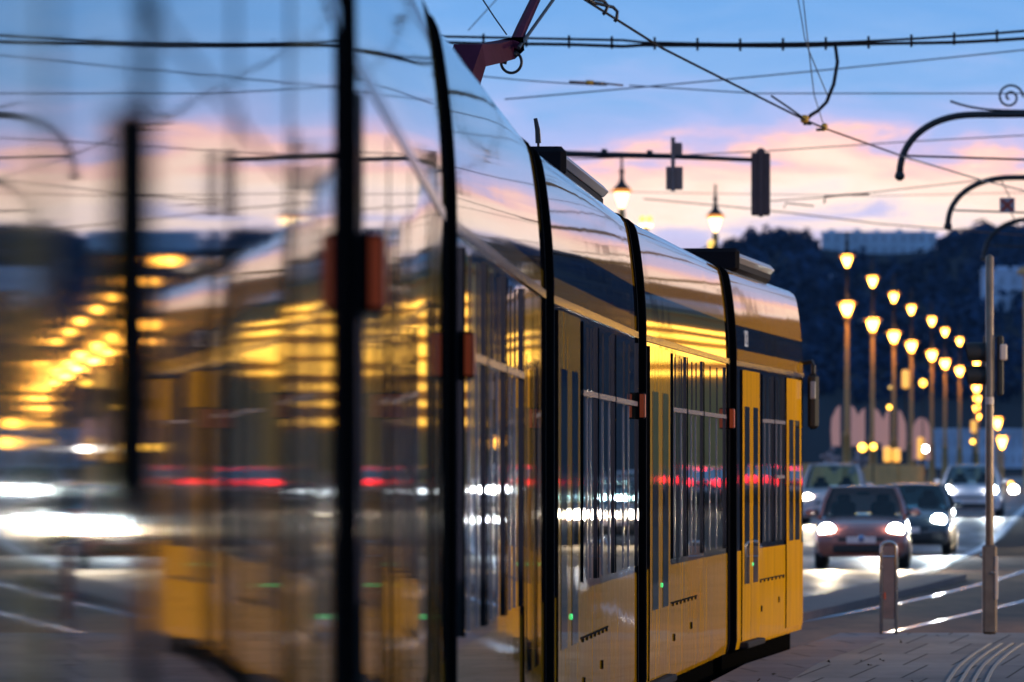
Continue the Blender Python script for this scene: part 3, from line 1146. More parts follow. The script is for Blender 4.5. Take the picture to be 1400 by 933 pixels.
# hanger bracket at the top
hb = MB()
hb.tube([at(800, -4, 52.6), at(826, 2, 52.9), at(831, 8, 52.9), at(827, 18, 52.9), at(824, 20, 52.9)], 0.014, 'dark_metal')
hb.tube([at(812, 4, 52.7), at(838, 10, 53), at(844, 16, 53), at(843, 26, 53), at(840, 30, 53)], 0.014, 'dark_metal')
hb.tube([at(800, -4, 52.6), at(812, 4, 52.7)], 0.014, 'dark_metal')
tag(hb.build('wire_hanger', smooth=True), 'black double bent hanger holding the contact wire at the top edge', 'hanger')
T = 0.008
wire('stay_wire', sag(at(620, 100, 80), at(830, 117, 80), 0.02), 0.008, 'wire_thin', 'thin wire left of the orange insulator, ending in it')
wire('stay_wire', sag(at(690, 136, 85), at(1500, 58, 85), 0.02), 0.010, 'wire_thin', 'thin wire rising gently to the right below the thick cable')
wire('stay_wire', [at(860, 117, 85), at(1035, 128, 85), at(1430, 128, 85)], 0.009, 'wire_thin', 'thin level wire passing behind the scroll of the arched arm')
wire('stay_wire', [at(780, 218, 95), at(920, 213, 95), at(1060, 206, 95), at(1240, 194, 95), at(1480, 181, 95)], 0.009, 'wire_thin', 'faint wire above the signal arm rising to the right')
wire('stay_wire', sag(at(640, 42, 70), at(702, -26, 70), 0), 0.006, 'wire_thin', 'thin stay crossing another left of the pantograph')
wire('stay_wire', sag(at(1089, -10, 66), at(1100, 52, 66), -0.02) + [at(1106, 70, 66), at(1131, 130, 68)], 0.006, 'wire_thin', 'thin hanger wire swinging down behind the black cable loop')
wire('stay_wire', [at(1097, -10, 66), at(1106, 70, 66), at(1113, 130, 70), at(1125, 168, 72.5)], 0.006, 'wire_thin', 'thin hanger wire dropping to the right yellow clamp')
wire('stay_wire', [at(880, 272, 120), at(1000, 283, 120), at(1078, 291, 120), at(1200, 306, 120), at(1400, 322, 120)], 0.012, 'wire_copper', 'low pinkish wire across the peach cloud behind the signal')
wire('stay_wire', [at(820, 262, 130), at(980, 265, 130), at(1200, 268, 130), at(1480, 262, 130)], 0.008, 'wire_copper', 'faint level wire through the peach cloud')
wire('contact_wire', [at(1040, 276, 110), at(1130, 270, 110), at(1240, 258, 112), at(1400, 240, 115)], 0.010, 'wire_copper', 'faint pinkish contact wire under the big arched arm')
wire('section_rod', [at(1127, 278, 110), at(1128, 269, 110), at(1152, 267, 110), at(1188, 265, 110)], 0.020, 'signal_dark', 'small dark insulator on the wire beneath the arched arm', 'rod')
wire('section_rod', [at(1072, 285, 112), at(1074, 278, 112), at(1095, 280, 112), at(1113, 282, 112)], 0.013, 'wire_copper', 'pinkish bent hanger on the low wire right of the signal head', 'rod')
ins = MB()
ins.tube([at(778, 112, 80), at(801, 113, 80)], 0.014, 'wire_copper')
ins.tube([at(801, 113, 80), at(811, 113.5, 80)], 0.030, 'insul_yellow')
ins.tube([at(811, 113.5, 80), at(827, 114.5, 80)], 0.020, 'rail_alu')
ins.tube([at(827, 114.5, 80), at(852, 117, 80)], 0.012, 'wire_copper')
tag(ins.build('insulator', smooth=True), 'small orange and grey insulator on a thin wire above the tram roof', 'insulator')

# ------------------------------------------------------------------ arched catenary poles
def catenary(dep, tip, crown, scroll, label, height_y):
    """arched arm: tip pixel, crown pixel; the pole stands outside the picture to the right"""
    tipP, crP = at(*tip, dep), at(*crown, dep)
    root = empty('catenary_pole', (tipP.x + 4.6, dep, zr(dep)))
    tag(root, label, 'catenary pole', 'arched catenary poles')
    o = Vector(root.location)
    arm = MB()
    W_, H_ = crP.x - tipP.x, crP.z - tipP.z
    pts = []
    for k in range(15):
        a = PI / 2 * k / 14
        pts.append(Vector((crP.x - W_ * math.cos(a) ** 0.92, dep, tipP.z + H_ * math.sin(a) ** 0.92)))
    pts.append(Vector((root.location.x, dep, crP.z + 0.03)))
    arm.tube([p - o for p in pts], 0.045, 'dark_metal', 10)
    arm.lathe([(0.02, -0.07), (0.06, -0.04), (0.065, 0), (0.04, 0.06)], tipP - o, 'dark_metal', 10)
    arm.tube([pts[3] - o + Vector((0, 0, 0)), pts[3] - o + Vector((0.06, 0, -0.03)), pts[3] - o + Vector((1.6, 0, -0.08))], 0.014, 'dark_metal')
    arm.build('arm', root, smooth=True)
    if scroll:
        sc = MB()
        for sgn, ox in ((-1, 0.62), (1, 0.62)):
            sp = []
            for k in range(30):
                a = k / 29 * 3.4 * PI
                r = 0.17 * (1 - k / 34)
                sp.append(Vector((crP.x + ox + sgn * (0.20 - r * math.cos(a) * 1.0) - 0 * r, dep, crP.z + 0.24 + r * math.sin(a) * 1.0 - 0.02)) - o)
            sc.tube(sp, 0.016, 'dark_metal', 6)
        tail = [Vector((crP.x + 0.62 - 0.95 * (1 - t), dep, crP.z + 0.05 + 0.12 * (1 - t) ** 3 + 0.0 * t)) - o for t in [k / 10 for k in range(11)]]
        sc.tube(tail + [Vector((crP.x + 0.70, dep, crP.z + 0.10)) - o], 0.016, 'dark_metal', 6)
        sc.build('scroll_ornament', root, smooth=True)
    po = MB()
    hz = crP.z + 0.9 - o.z
    po.tube([(0, 0, 0), (0, 0, 1.0), (0, 0, 1.05), (0, 0, hz)], [0.16, 0.15, 0.10, 0.075], 'dark_metal', 12)
    po.lathe([(0.09, 0), (0.12, 0.05), (0.05, 0.12), (0.02, 0.3)], (0, 0, hz), 'dark_metal', 10)
    po.build('pole', root, smooth='auto')
    return root


catenary(83, (1230, 240), (1335, 157), True, 'largest arched black catenary arm with a scroll on top, nearest of three', 155)
catenary(101, (1296, 309), (1385, 243), False, 'middle arched black catenary arm, beside the red cross sign', 243)
catenary(120, (1346, 352), (1412, 300), False, 'smallest arched black catenary arm, above the tall signal pole', 305)
# red cross sign
sg = empty('cross_sign', at(1377, 281, 100))
tag(sg, 'small square white sign with a red cross hanging from a wire', 'sign')
m_ = MB(); m_.box((0, 0, 0), (0.23, 0.015, 0.23), 'x_white', bev=0.004); m_.build('plate', sg)
m_ = MB()
for sgn in (-1, 1):
    R = Matrix.Rotation(sgn * PI / 4, 3, 'Y')
    V = [R @ Vector((x, y, z)) + Vector((0, -0.010, 0)) for x in (-0.12, 0.12) for y in (-0.003 - 0.002 * (sgn > 0), 0.003) for z in (-0.021, 0.021)]
    m_.add(V, [(0, 1, 3, 2), (4, 6, 7, 5), (0, 4, 5, 1), (2, 3, 7, 6), (0, 2, 6, 4), (1, 5, 7, 3)], 'x_red')
m_.build('red_cross', sg)
m_ = MB(); m_.tube([Vector((-0.10, 0, 0.40)), Vector((0.04, 0, 0.12))], 0.008, 'wire_copper'); m_.build('hanging_wire', sg)
m_ = MB(); m_.tube([Vector((0.06, 0, -0.12)), Vector((0.2, 0, -0.36))], 0.008, 'wire_copper'); m_.build('hanging_wire', sg)

# ------------------------------------------------------------------ traffic signal on the mast arm
DS = 92.0
tp = empty('signal_gantry', (at(560, 645, DS).x, DS, 0))
tag(tp, 'dark mast arm over the road carrying sign plates and a tall signal head', 'traffic signal')
o = Vector(tp.location)
m_ = MB()
m_.tube([at(560, 205, DS) - o, at(790, 211, DS) - o, at(920, 214, DS) - o, at(1030, 219, DS) - o], [0.07, 0.045, 0.038, 0.03], 'dark_metal', 10)
for x in (822, 884):
    m_.tube([at(x, 208 + (x - 800) * .03, DS) - o, at(x + 8, 209 + (x - 800) * .03, DS) - o], 0.056, 'dark_metal', 10)
m_.build('mast_arm', tp, smooth=True)
m_ = MB()
m_.tube([(0, 0, 0), (0, 0, 0.8), (0, 0, at(560, 190, DS).z)], [0.12, 0.10, 0.075], 'dark_metal', 12)
m_.build('pole', tp, smooth=True)
m_ = MB()
pc = at(1040, 252, DS) - o
m_.box(pc, (0.265, 0.10, 0.88), 'signal_dark', bev=0.02)
m_.tube([pc + Vector((0, -0.07, -0.46)), pc + Vector((0, -0.07, 0.44))], 0.035, 'signal_dark', 10)
m_.lathe([(0.06, -0.04), (0.06, 0.03), (0.03, 0.06)], pc + Vector((0, -0.05, 0.44)), 'signal_dark', 12)
for k in (-1, 0, 1):
    m_.lathe([(0.10, 0.05), (0.10, 0.22)], pc + Vector((0, 0, 0.29 * k)), 'signal_dark', 12, 'Y')
m_.build('signal_head', tp, smooth='auto')
m_ = MB()
pc = at(922, 244, DS) - o
m_.box(pc, (0.235, 0.06, 0.32), 'sign_back', bev=0.008)
m_.box(at(926, 206, DS) - o, (0.14, 0.06, 0.22), 'sign_back', bev=0.02)
m_.tube([at(920, 262, DS) - o + Vector((0, -0.05, 0)), at(920, 188, DS) - o + Vector((0, -0.05, 0))], 0.03, 'panel_brown', 8)
m_.build('sign_plate', tp, smooth='auto')

# ------------------------------------------------------------------ street lamps of the bridge
def lantern_mb(m_, c, scale=1.0, glow='lamp_glow', cap=True):
    c = Vector(c)
    k = scale
    g = [(0.05, -0.42), (0.09, -0.36), (0.15, -0.20), (0.21, -0.02), (0.25, 0.16), (0.26, 0.22), (0.20, 0.24)]
    m_.lathe([(r * k, z * k) for r, z in g], c, glow, 14)
    m_.lathe([(r * k, z * k) for r, z in [(.24, .10), (.36, .15), (.38, .19), (.28, .22)]], c, 'lamp_rim', 14)


def cap_mb(m_, c, scale=1.0):
    k = scale
    g = [(0.30, 0.225), (0.31, 0.26), (0.24, 0.33), (0.13, 0.45), (0.075, 0.60), (0.07, 0.80), (0.10, 0.84), (0.10, 0.90), (0.05, 0.95), (0.04, 1.25), (0.055, 1.30), (0.02, 1.45)]
    m_.lathe([(r * k, z * k) for r, z in g], Vector(c), 'lamp_cap', 12)


def street_lamp(name):
    root = empty(name)
    top, low = 8.0 + ZC, 6.2 + ZC
    p = MB()
    p.lathe([(0.34, 0), (0.34, 0.5), (0.26, 0.6), (0.22, 1.2), (0.17, 1.35), (0.13, 3.0), (0.15, 3.05), (0.13, 3.2), (0.09, 3.3), (0.066, low - 0.5), (0.14, low - 0.42), (0.14, low - 0.36), (0.075, low - 0.3)], (0, 0, 0), 'lamp_post', 14)
    p.lathe([(0.07, low - .3), (0.055, low), (0.050, top - 0.5), (0.07, top - 0.45), (0.07, top - 0.30)], (0, 0, 0), 'lamp_cap', 12)  # dark colour stands for the unlit stretch between the lanterns
    p.build('post', root, smooth='auto')
    a = MB()
    for sg_ in (-1, 1):
        pts = [Vector((0, sg_ * 0.05, low - 0.55)), Vector((0, sg_ * 0.22, low - 0.62)), Vector((0, sg_ * 0.38, low - 0.55)), Vector((0, sg_ * 0.42, low - 0.40))]
        a.tube(pts, 0.025, 'lamp_cap', 6)
    a.build('bracket', root, smooth=True)
    for c in ((0, 0, top), (0.0, -0.42, low), (0.0, 0.42, low)):
        g = MB()
        lantern_mb(g, c, .68 if c[2] == top else .80)
        gl = g.build('lantern', root, smooth=True)
        q = MB()
        cap_mb(q, c, 0.72 if c[2] == top else 0.5)
        q.build('cap', gl, smooth='auto')
    l = bpy.data.lights.new('lantern_light', 'POINT')
    l.energy, l.color, l.shadow_soft_size = 55, (1.0, 0.42, 0.06), 0.15
    lo_ = bpy.data.objects.new('lantern_light', l)
    COL.objects.link(lo_)
    lo_.parent, lo_.location = root, (0.15, -0.8, low - 0.8)
    return root


lamp0 = street_lamp('street_lamp')
ORD = ['nearest', 'second', 'third', 'fourth', 'fifth', 'sixth', 'seventh']
row = [(1158, 249), (1193, 276), (1222, 301), (1246, 324), (1274, 349), (1292, 376), (1312, 403)]
for i, (px, d) in enumerate(row):
    r = lamp0 if i == 0 else copy_tree(lamp0)
    r.location = ((px - 700) / F * d, d, 0)
    r.scale = (1.15, 1.15, 1.0)
    tag(r, '%s lit lamp post of the slanting bridge row, with stacked amber lanterns' % ORD[i], 'street lamp', 'street lamps along the bridge')
stack = [(1335, 488), (1336, 560), (1335, 640), (1337, 740), (1334, 860)]
for i, (px, d) in enumerate(stack):
    r = copy_tree(lamp0)
    r.location = ((px - 700) / F * d, d, 0)
    r.scale = (1.3, 1.3, 1.0)
    tag(r, '%s far lit lamp post lined up just left of the tall signal pole' % ORD[i], 'street lamp', 'far street lamps behind the signal pole')
# right of the pole: two more, lower
for px, py, d, lab in ((1364, 577, 330, 'higher'), (1370, 603, 300, 'lower')):
    h = ZC + (YH - py) / F * d
    root = empty('lamp_standard', ((px - 700) / F * d, d, 0))
    tag(root, 'lit yellow lamp standard right of the tall signal pole, the %s of two' % lab, 'lamp', 'lamp standards right of the signal pole')
    p = MB(); p.lathe([(0.12, 0), (0.12, 0.6), (0.09, 0.7), (0.08, h - 0.4)], (0, 0, 0), 'lamp_post', 10); p.build('post', root, smooth='auto')
    g = MB(); lantern_mb(g, (0, 0, h), 0.85); g.build('lantern', root, smooth=True)
# two nearer ornate lamps against the sky
for px, py, d, lab in ((850, 268, 188, 'ornate lamp with black spire behind the tram roof, under the mast arm'), (978, 302, 207, 'ornate lamp with black spire on a lit post, right of the tram roof')):
    root = empty('ornate_lamp', ((px - 700) / F * d, d, 0))
    tag(root, lab, 'street lamp', 'ornate lamps against the sky')
    h = ZC + (YH - py) / F * d
    p = MB(); p.lathe([(0.34, 0), (0.3, 0.6), (0.2, 1.2), (0.13, 3.0), (0.10, h - 0.5), (0.07, h - .36)], (0, 0, 0), 'lamp_post', 14); p.build('post', root, smooth='auto')
    g = MB(); lantern_mb(g, (0, 0, h), 0.84, 'lamp_glow_pale'); gl = g.build('lantern', root, smooth=True)
    q = MB(); cap_mb(q, (0, 0, h), 0.80); q.build('cap', gl, smooth='auto')
    for zz in (-0.72, -0.98):
        g = MB(); g.lathe([(0.03, -0.13), (0.10, -0.08), (0.13, 0), (0.10, 0.08), (0.03, 0.13)], (-0.20 - 0.06 * (zz > -.8) * -1, -0.1, h + zz), 'lamp_dim', 10)
        g.build('side_globe', root, smooth=True)
    if px > 900:
        b = MB(); b.box((-0.02, -0.1, h - 0.95), (0.16, 0.16, 0.5), 'lamp_cap', bev=.03); b.build('ballast_box', root)
pg = empty('globe_lamp', (at(883, 300, 210).x, 210, 0))
tag(pg, 'twin greenish globe lamp just above the tram roof', 'street lamp')
h = at(883, 300, 210).z
m_ = MB(); m_.tube([(0, 0, 0), (0, 0, h - .25)], 0.08, 'lamp_cap', 8); m_.build('post', pg, smooth=True)
for sx in (-0.11, 0.11):
    m_ = MB(); m_.lathe([(0.03, -0.11), (0.08, -0.08), (0.105, 0), (0.08, 0.08), (0.03, 0.11)], (sx, 0, h), 'lamp_dim', 10); m_.build('globe', pg, smooth=True)
m_ = MB(); m_.lathe([(0.20, -0.25), (0.22, -0.2), (0.18, -.14)], (0, 0, h), 'lamp_glow_pale', 12); m_.build('lamp_bowl', pg, smooth=True)
# shield shaped boards on the first posts, planters
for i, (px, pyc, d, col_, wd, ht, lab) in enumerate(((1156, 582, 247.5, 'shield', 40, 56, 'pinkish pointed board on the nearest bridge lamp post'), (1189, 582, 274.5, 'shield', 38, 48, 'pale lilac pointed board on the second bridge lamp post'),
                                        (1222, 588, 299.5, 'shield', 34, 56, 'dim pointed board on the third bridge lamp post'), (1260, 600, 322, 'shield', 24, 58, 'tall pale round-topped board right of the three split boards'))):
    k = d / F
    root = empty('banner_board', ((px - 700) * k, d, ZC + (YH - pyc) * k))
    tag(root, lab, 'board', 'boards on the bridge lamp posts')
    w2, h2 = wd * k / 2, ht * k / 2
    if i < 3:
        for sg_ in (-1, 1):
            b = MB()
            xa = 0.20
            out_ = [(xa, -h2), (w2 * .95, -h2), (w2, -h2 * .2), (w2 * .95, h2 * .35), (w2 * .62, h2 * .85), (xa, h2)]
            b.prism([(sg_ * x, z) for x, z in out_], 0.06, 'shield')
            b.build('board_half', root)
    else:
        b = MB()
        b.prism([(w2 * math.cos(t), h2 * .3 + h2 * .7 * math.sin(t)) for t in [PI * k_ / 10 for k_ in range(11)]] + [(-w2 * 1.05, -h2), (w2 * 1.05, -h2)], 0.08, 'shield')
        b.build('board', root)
for px, d, lab in ((1156, 246, 'pale flower basket ring round the nearest bridge lamp post'),):
    root = empty('flower_basket', ((px - 700) / F * d, d, ZC + (YH - 632) / F * d))
    tag(root, lab, 'flower basket')
    for sx in (-0.52, 0.5):
        b = MB()
        for k in range(26):
            c = Vector((sx + rnd.gauss(0, .13), rnd.gauss(0, .12), rnd.gauss(0, .20)))
            r = rnd.uniform(.06, .12)
            b.lathe([(r * .3, -r), (r, -r * .3), (r, r * .3), (r * .3, r)], c, 'basket', 6)
        b.build('blossom_clump', root)
# small lamps and signals far along the road
for i, (px, py, d, m, r, lab) in enumerate(((1262, 524, 300, 'amber', 0.16, 'round amber light hanging between the lamp posts'), (1179, 612, 230, 'amber', 0.15, 'left amber light of a low pair by the boards'),
                                       (1194, 611, 232, 'amber', 0.12, 'right amber light of a low pair by the boards'), (1217, 530, 300, 'lamp_dim', 0.07, 'tiny pale light high on the third lamp post'),
                                       (1216, 557, 300, 'amber', 0.10, 'small amber light halfway up the third lamp post'), (1265, 614, 310, 'headlight', 0.14, 'white light below the round-topped board'),
                                       (1386, 670, 300, 'headlight', 0.20, 'white light at the far right beside the white car'), (1382, 662, 305, 'amber', 0.12, 'amber light above the far right white light'),
                                       (1330, 604, 420, 'amber', 0.14, 'low amber light under the stacked far lamps'))):
    root = empty('signal_light', at(px, py, d))
    tag(root, lab, 'light', 'small lights along the bridge road')
    b = MB(); b.lathe([(r * .4, -.06), (r * .85, -.04), (r, 0.0), (r, 0.1)], (0, 0, 0), m, 12, 'Y'); b.build('lens', root, smooth=True)
    b = MB(); b.lathe([(r * 1.05, 0.02), (r * 1.05, 0.3), (r * .5, .34)], (0, 0, 0), 'plastic', 12, 'Y'); b.tube([(0, 0.2, -r), (0, 0.2, -root.location.z + zr(d))], 0.03, 'plastic', 6); b.build('housing', root)
for px, y0, y1, d, lab in ((1238, 506, 531, 310, 'amber lit tube lamp beside the third lamp post'), (1213, 611, 632, 290, 'left amber tube lamp of a low pair'), (1226, 613, 632, 290, 'right amber tube lamp of a low pair'),
                           (1259, 598, 628, 318, 'soft amber lit foot of the round-topped board'), (1331, 575, 592, 430, 'amber tube lamp under the stacked far lamps')):
    k = d / F
    root = empty('tube_lamp', ((px - 700) * k, d, 0))
    tag(root, lab, 'lamp', 'amber tube lamps on the bridge')
    za, zb = ZC + (YH - y1) * k, ZC + (YH - y0) * k
    b = MB(); b.lathe([(0.10, za), (0.17, za + .06), (0.17, zb - .06), (0.10, zb)], (0, 0, 0), 'lit_soft', 10); b.build('tube', root, smooth='auto')
    b = MB(); b.lathe([(0.16, zr(d)), (0.08, zr(d) + .3), (0.06, za)], (0, 0, 0), 'plastic', 8); b.build('foot', root, smooth='auto')
# parapet
mb = MB()
for d0, d1 in ((240, 262), (263, 285), (286, 300)):
    for k in range(1):
        pa, pb = Vector((10.2 + .14 * (d0 - 240), d0, 0)), Vector((10.2 + .14 * (d1 - 240), d1, 0))
        n_ = (pb - pa).normalized().cross(Vector((0, 0, 1)))
        h = 1.75 + 0.3
        ring = lambda p: [p - n_ * 3.2, p + n_ * .15, p + n_ * .15 + Vector((0, 0, h)), p - n_ * 3.2 + Vector((0, 0, h))]
        mb.loft([ring(pa), ring(pb)], 'parapet')
tag(mb.build('parapet_wall'), 'low lamp-lit tan bridge parapet behind the left car', 'wall')

# ------------------------------------------------------------------ signal pole and bollard
DPL = 61.0
sp = empty('signal_pole', (at(1353, 645, DPL).x, DPL, 0.25))
tag(sp, 'tall slim grey pole with signal heads at the platform end', 'signal pole')
k = DPL / F
z_of = lambda py: ZC + (YH - py) * k - 0.25
m_ = MB(); m_.lathe([(0.038, 0.7), (0.038, z_of(352)), (0.030, z_of(350)), (0.012, z_of(348))], (0, 0, 0), 'steel_dull', 14); m_.build('pole', sp, smooth='auto')
m_ = MB()
m_.box((0, 0, z_of(745) / 2), (0.135, 0.12, z_of(745)), 'steel_dull', bev=0.02)
m_.box((0.058, -0.066, z_of(790)), (0.03, 0.02, 0.40), 'pale_box', bev=0.005)
m_.tube([(-0.09, 0, z_of(760)), (-0.07, 0, z_of(760))], 0.022, 'steel', 10)
m_.tube([(0.01, -0.07, z_of(783)), (0.045, -0.085, z_of(783))], 0.012, 'steel', 8)
m_.build('base_cover', sp, smooth='auto')
m_ = MB()
m_.box((0.0, 0.10, z_of(498)), (0.10, 0.10, 0.55), 'plastic', bev=0.02)
m_.build('signal_head', sp)
for py in (482, 514):
    v = MB()
    zc = z_of(py)
    V, Fc = [], []
    nn = 12
    for sx in (-0.03, -0.205):
        for kk in range(nn + 1):
            t = math.radians(-55 + 290 * kk / nn)
            V.append((sx - (0.02 * math.sin(t) if sx < -.1 else 0), 0.10 + 0.095 * math.cos(t), zc + 0.095 * math.sin(t)))
    for kk in range(nn):
        Fc.append((kk, kk + 1, nn + 2 + kk, nn + 1 + kk))
    v.add(V, Fc, 'plastic')
    v.build('visor', sp, smooth=True)
m_ = MB()
m_.box((0.10, 0.02, z_of(500)), (0.06, 0.08, 0.56), 'plastic', bev=0.015)
m_.box((0.125, -0.03, z_of(482)), (0.068, 0.06, 0.15), 'pale_box', bev=0.012)
m_.build('relay_box', sp)
m_ = MB(); m_.lathe([(0.0395, z_of(553)), (0.0395, z_of(543))], (0, 0, 0), 'pale_box', 14); m_.build('label_band', sp, smooth='auto')

bo = empty('bollard', (at(1215, 645, 61.0).x, 61.0, 0.25))
tag(bo, 'short stainless steel bollard with a flat panel at the platform end', 'bollard')
zt = z_of(738)
m_ = MB()
arc_ = [(-0.068, 0, 0)] + [(-0.068, 0, zt - 0.07)] + [(-0.068 * math.cos(t), 0, zt - 0.07 + 0.05 * math.sin(t)) for t in [PI * q / 12 for q in range(1, 12)]] + [(0.068, 0, zt - 0.07), (0.068, 0, 0)]
m_.tube(arc_, 0.017, 'steel', 10)
m_.build('hoop', bo, smooth=True)
m_ = MB()
m_.box((0, 0.0, (zt + 0.12) / 2 - 0.02), (0.115, 0.012, zt - 0.20), 'panel_brown', bev=0.003)
m_.build('infill_panel', bo)
m_ = MB()
m_.tube([(-0.055, -0.012, zt - 0.155), (0.055, -0.012, zt - 0.155)], 0.008, 'chrome', 8)
m_.box((-0.035, -0.012, zt - 0.52), (0.012, 0.008, 0.06), 'orange_lens')
m_.build('reflector_bar', bo)

# ------------------------------------------------------------------ cars
def car(name, paint, Lc=4.0, Wd=1.74, H=1.47, hood=0.93, lampm='headlight', rear=False, beam=True, lamp_h=0.67, seed=0, badge=None):
    root = empty(name)
    hw = Wd / 2
    h0 = -Lc / 2
    b = MB()
    st = [(0.0, .78, .33, hood - .33), (.06, .90, .24, hood - .27), (.22, .975, .21, hood - .19), (.55, 1.0, .2, hood - .10), (.95, 1.0, .2, hood - .03), (1.2, 1.0, .2, hood),
          (Lc - .75, 1.0, .2, hood + .04), (Lc - .25, .97, .22, hood + .03), (Lc - .06, .90, .26, hood - .06), (Lc, .80, .33, hood - .2)]
    rings = []
    for y, w_, zb, zt_ in st:
        w2 = hw * w_
        zm = zb + (zt_ - zb) * .55
        half = [(w2 * .86, zb), (w2 * .97, zb + .07), (w2, zm), (w2 * .985, zm + .06), (w2 * .93, zt_ - .03), (w2 * .80, zt_), (w2 * .4, zt_ + .02)]
        ring = [(x, h0 + y, z) for x, z in half] + [(0, h0 + y, zt_ + .025)] + [(-x, h0 + y, z) for x, z in half[::-1]]
        rings.append(ring)
    b.loft(rings, paint)
    b.build('body', root, smooth='auto')
    # greenhouse: roof shell and pillars
    g = MB()
    yb0, yb1, yr0, yr1 = h0 + 1.12, h0 + Lc - .18, h0 + 1.95, h0 + Lc - .62
    zb, zt_ = hood - .01, H
    bw, tw = hw * .90, hw * .70
    fb = [Vector((s_ * bw, yb0, zb)) for s_ in (-1, 1)]
    ft = [Vector((s_ * tw, yr0, zt_ - .05)) for s_ in (-1, 1)]
    rb = [Vector((s_ * bw, yb1, zb + .03)) for s_ in (-1, 1)]
    rt = [Vector((s_ * tw, yr1, zt_ - .07)) for s_ in (-1, 1)]
    xs = [-1, -.92, -.6, 0, .6, .92, 1]
    zsx = [-.0, .025, .045, .055, .045, .025, 0]
    rr = []
    for t in (0, .12, .5, .88, 1):
        y = yr0 + (yr1 - yr0) * t
        zz = zt_ - .05 - (0.02 * t)
        lift = {0: 0, .12: .5, .5: 1, .88: .6, 1: 0}[t]
        rr.append([Vector((x * tw, y, zz + zs_ * (.5 + lift * .5))) for x, zs_ in zip(xs, zsx)] + [Vector((x * tw, y, zz - .04)) for x in xs[::-1]])
    g.loft(rr, paint)
    for s_ in (0, 1):
        g.tube([fb[s_], fb[s_].lerp(ft[s_], .5) + Vector(((1 if s_ else -1) * .02, 0, .02)), ft[s_]], [.045, .038, .035], paint, 6)
        g.tube([rb[s_], rt[s_]], [.07, .05], paint, 6)
        mbp = Vector(((1 if s_ else -1) * (bw + .0), (yb0 + yb1) / 2 + .15, zb)); mtp = Vector(((1 if s_ else -1) * tw, (yr0 + yr1) / 2, zt_ - .06))
        g.tube([mbp, mtp], .035, 'plastic', 6)
    g.build('roof', root, smooth='auto')
    w = MB()
    sub = [fb[0].lerp(fb[1], t) for t in (0, .25, .5, .75, 1)]
    sut = [ft[0].lerp(ft[1], t) for t in (0, .25, .5, .75, 1)]
    bul = [0, -.05, -.07, -.05, 0]
    V = [p + Vector((0, q, 0)) for p, q in zip(sub, bul)] + [p + Vector((0, q, .01)) for p, q in zip(sut, bul)]
    w.add(V, [(i, i + 1, 6 + i, 5 + i) for i in range(4)], 'car_glass')
    w.build('windscreen', root, smooth=True, fixn=False)
    w = MB(); w.add([rb[0], rb[1], rt[1], rt[0]], [(0, 1, 2, 3)], 'car_glass'); w.build('rear_window', root)
    for s_ in (0, 1):
        w = MB(); w.add([fb[s_] * .998, rb[s_], rt[s_], ft[s_]], [(0, 1, 2, 3)], 'car_glass'); w.build('side_window', root)
    # seats
    for s_ in (-1, 1):
        q = MB()
        q.box((s_ * .36, h0 + 1.95, .62), (.46, .5, .2), 'seat', bev=.05)
        q.box((s_ * .36, h0 + 2.2, .92), (.46, .16, .55), 'seat', bev=.06)
        q.box((s_ * .36, h0 + 2.22, 1.25), (.25, .1, .17), 'seat', bev=.04)
        q.build('seat', root, smooth='auto')
    q = MB(); q.box((0, h0 + 1.35, hood - .02), (bw * 1.8, .4, .1), 'plastic', bev=.04)
    q.box((0, h0 + 1.85, zt_ - .15), (.24, .03, .06), 'plastic', bev=.01)
    q.build('dashboard', root)
    # face
    q = MB()
    q.box((0, h0 + .035, hood - .40), (Wd * .50, .08, .09), 'plastic', bev=.02)
    q.box((0, h0 + .02, .36), (Wd * .60, .10, .14), 'plastic', bev=.03)
    q.build('grille', root)
    q = MB(); q.box((0, h0 - .008, .52), (.52, .02, .115), 'plate', bev=.004); q.build('number_plate', root)
    if badge:
        q = MB()
        c = Vector((0, h0 - .012, hood - .385))
        q.lathe([(.065, 0.01), (.065, -.01), (.05, -.012)], c, 'chrome', 18, 'Y')
        q.lathe([(.048, -.0125), (.046, -.015)], c, 'badge_blue', 18, 'Y')
        for s_ in (-1, 1):
            q.tube([c + Vector((s_ * .032, -.018, .03)), c + Vector((s_ * .014, -.018, -.034)), c + Vector((0, -.018, .0))], .005, 'chrome', 5)
        q.build('badge', root, smooth='auto')
    for s_ in (-1, 1):
        q = MB()
        q.lathe([(.02, -.06), (.8, -.035), (1.0, 0.02), (.9, .10)], (s_ * hw * .72, h0 + .10, lamp_h), lampm if not rear else 'plastic', 16, 'Y', .15, .128)
        q.build('headlight', root, smooth=True)
        if rear:
            q = MB()
            q.lathe([(.02, .06), (.8, .04), (1.0, -.02), (.9, -.10)], (s_ * hw * .80, h0 + Lc - .05, .92), 'taillight', 14, 'Y', .12, .11)
            q.build('tail_light', root, smooth=True)
        q = MB()
        q.lathe([(.3, -.07), (.8, -.06), (1, 0), (.8, .07), (.3, .09)], (s_ * (hw + .10), h0 + 1.42, hood + .08), paint, 12, 'Y', .11, .075)
        q.tube([(s_ * (hw * .88), h0 + 1.42, hood + .03), (s_ * (hw + .05), h0 + 1.42, hood + .06)], .025, 'plastic', 6)
        q.build('side_mirror', root, smooth='auto')
        for y in (h0 + .80, h0 + Lc - .78):
            q = MB()
            q.lathe([(.20, -.10), (.29, -.10), (.31, -.07), (.31, .07), (.29, .10), (.20, .10)], (s_ * (hw - .11), y, .31), 'tyre', 20, 'X')
            wh = q.build('wheel', root, smooth='auto')
            q = MB(); q.lathe([(.05, .02), (.20, .0), (.205, .04)], (s_ * (hw - .11) + s_ * .085, y, .31), 'rim', 16, 'X'); q.build('rim', wh, smooth='auto')
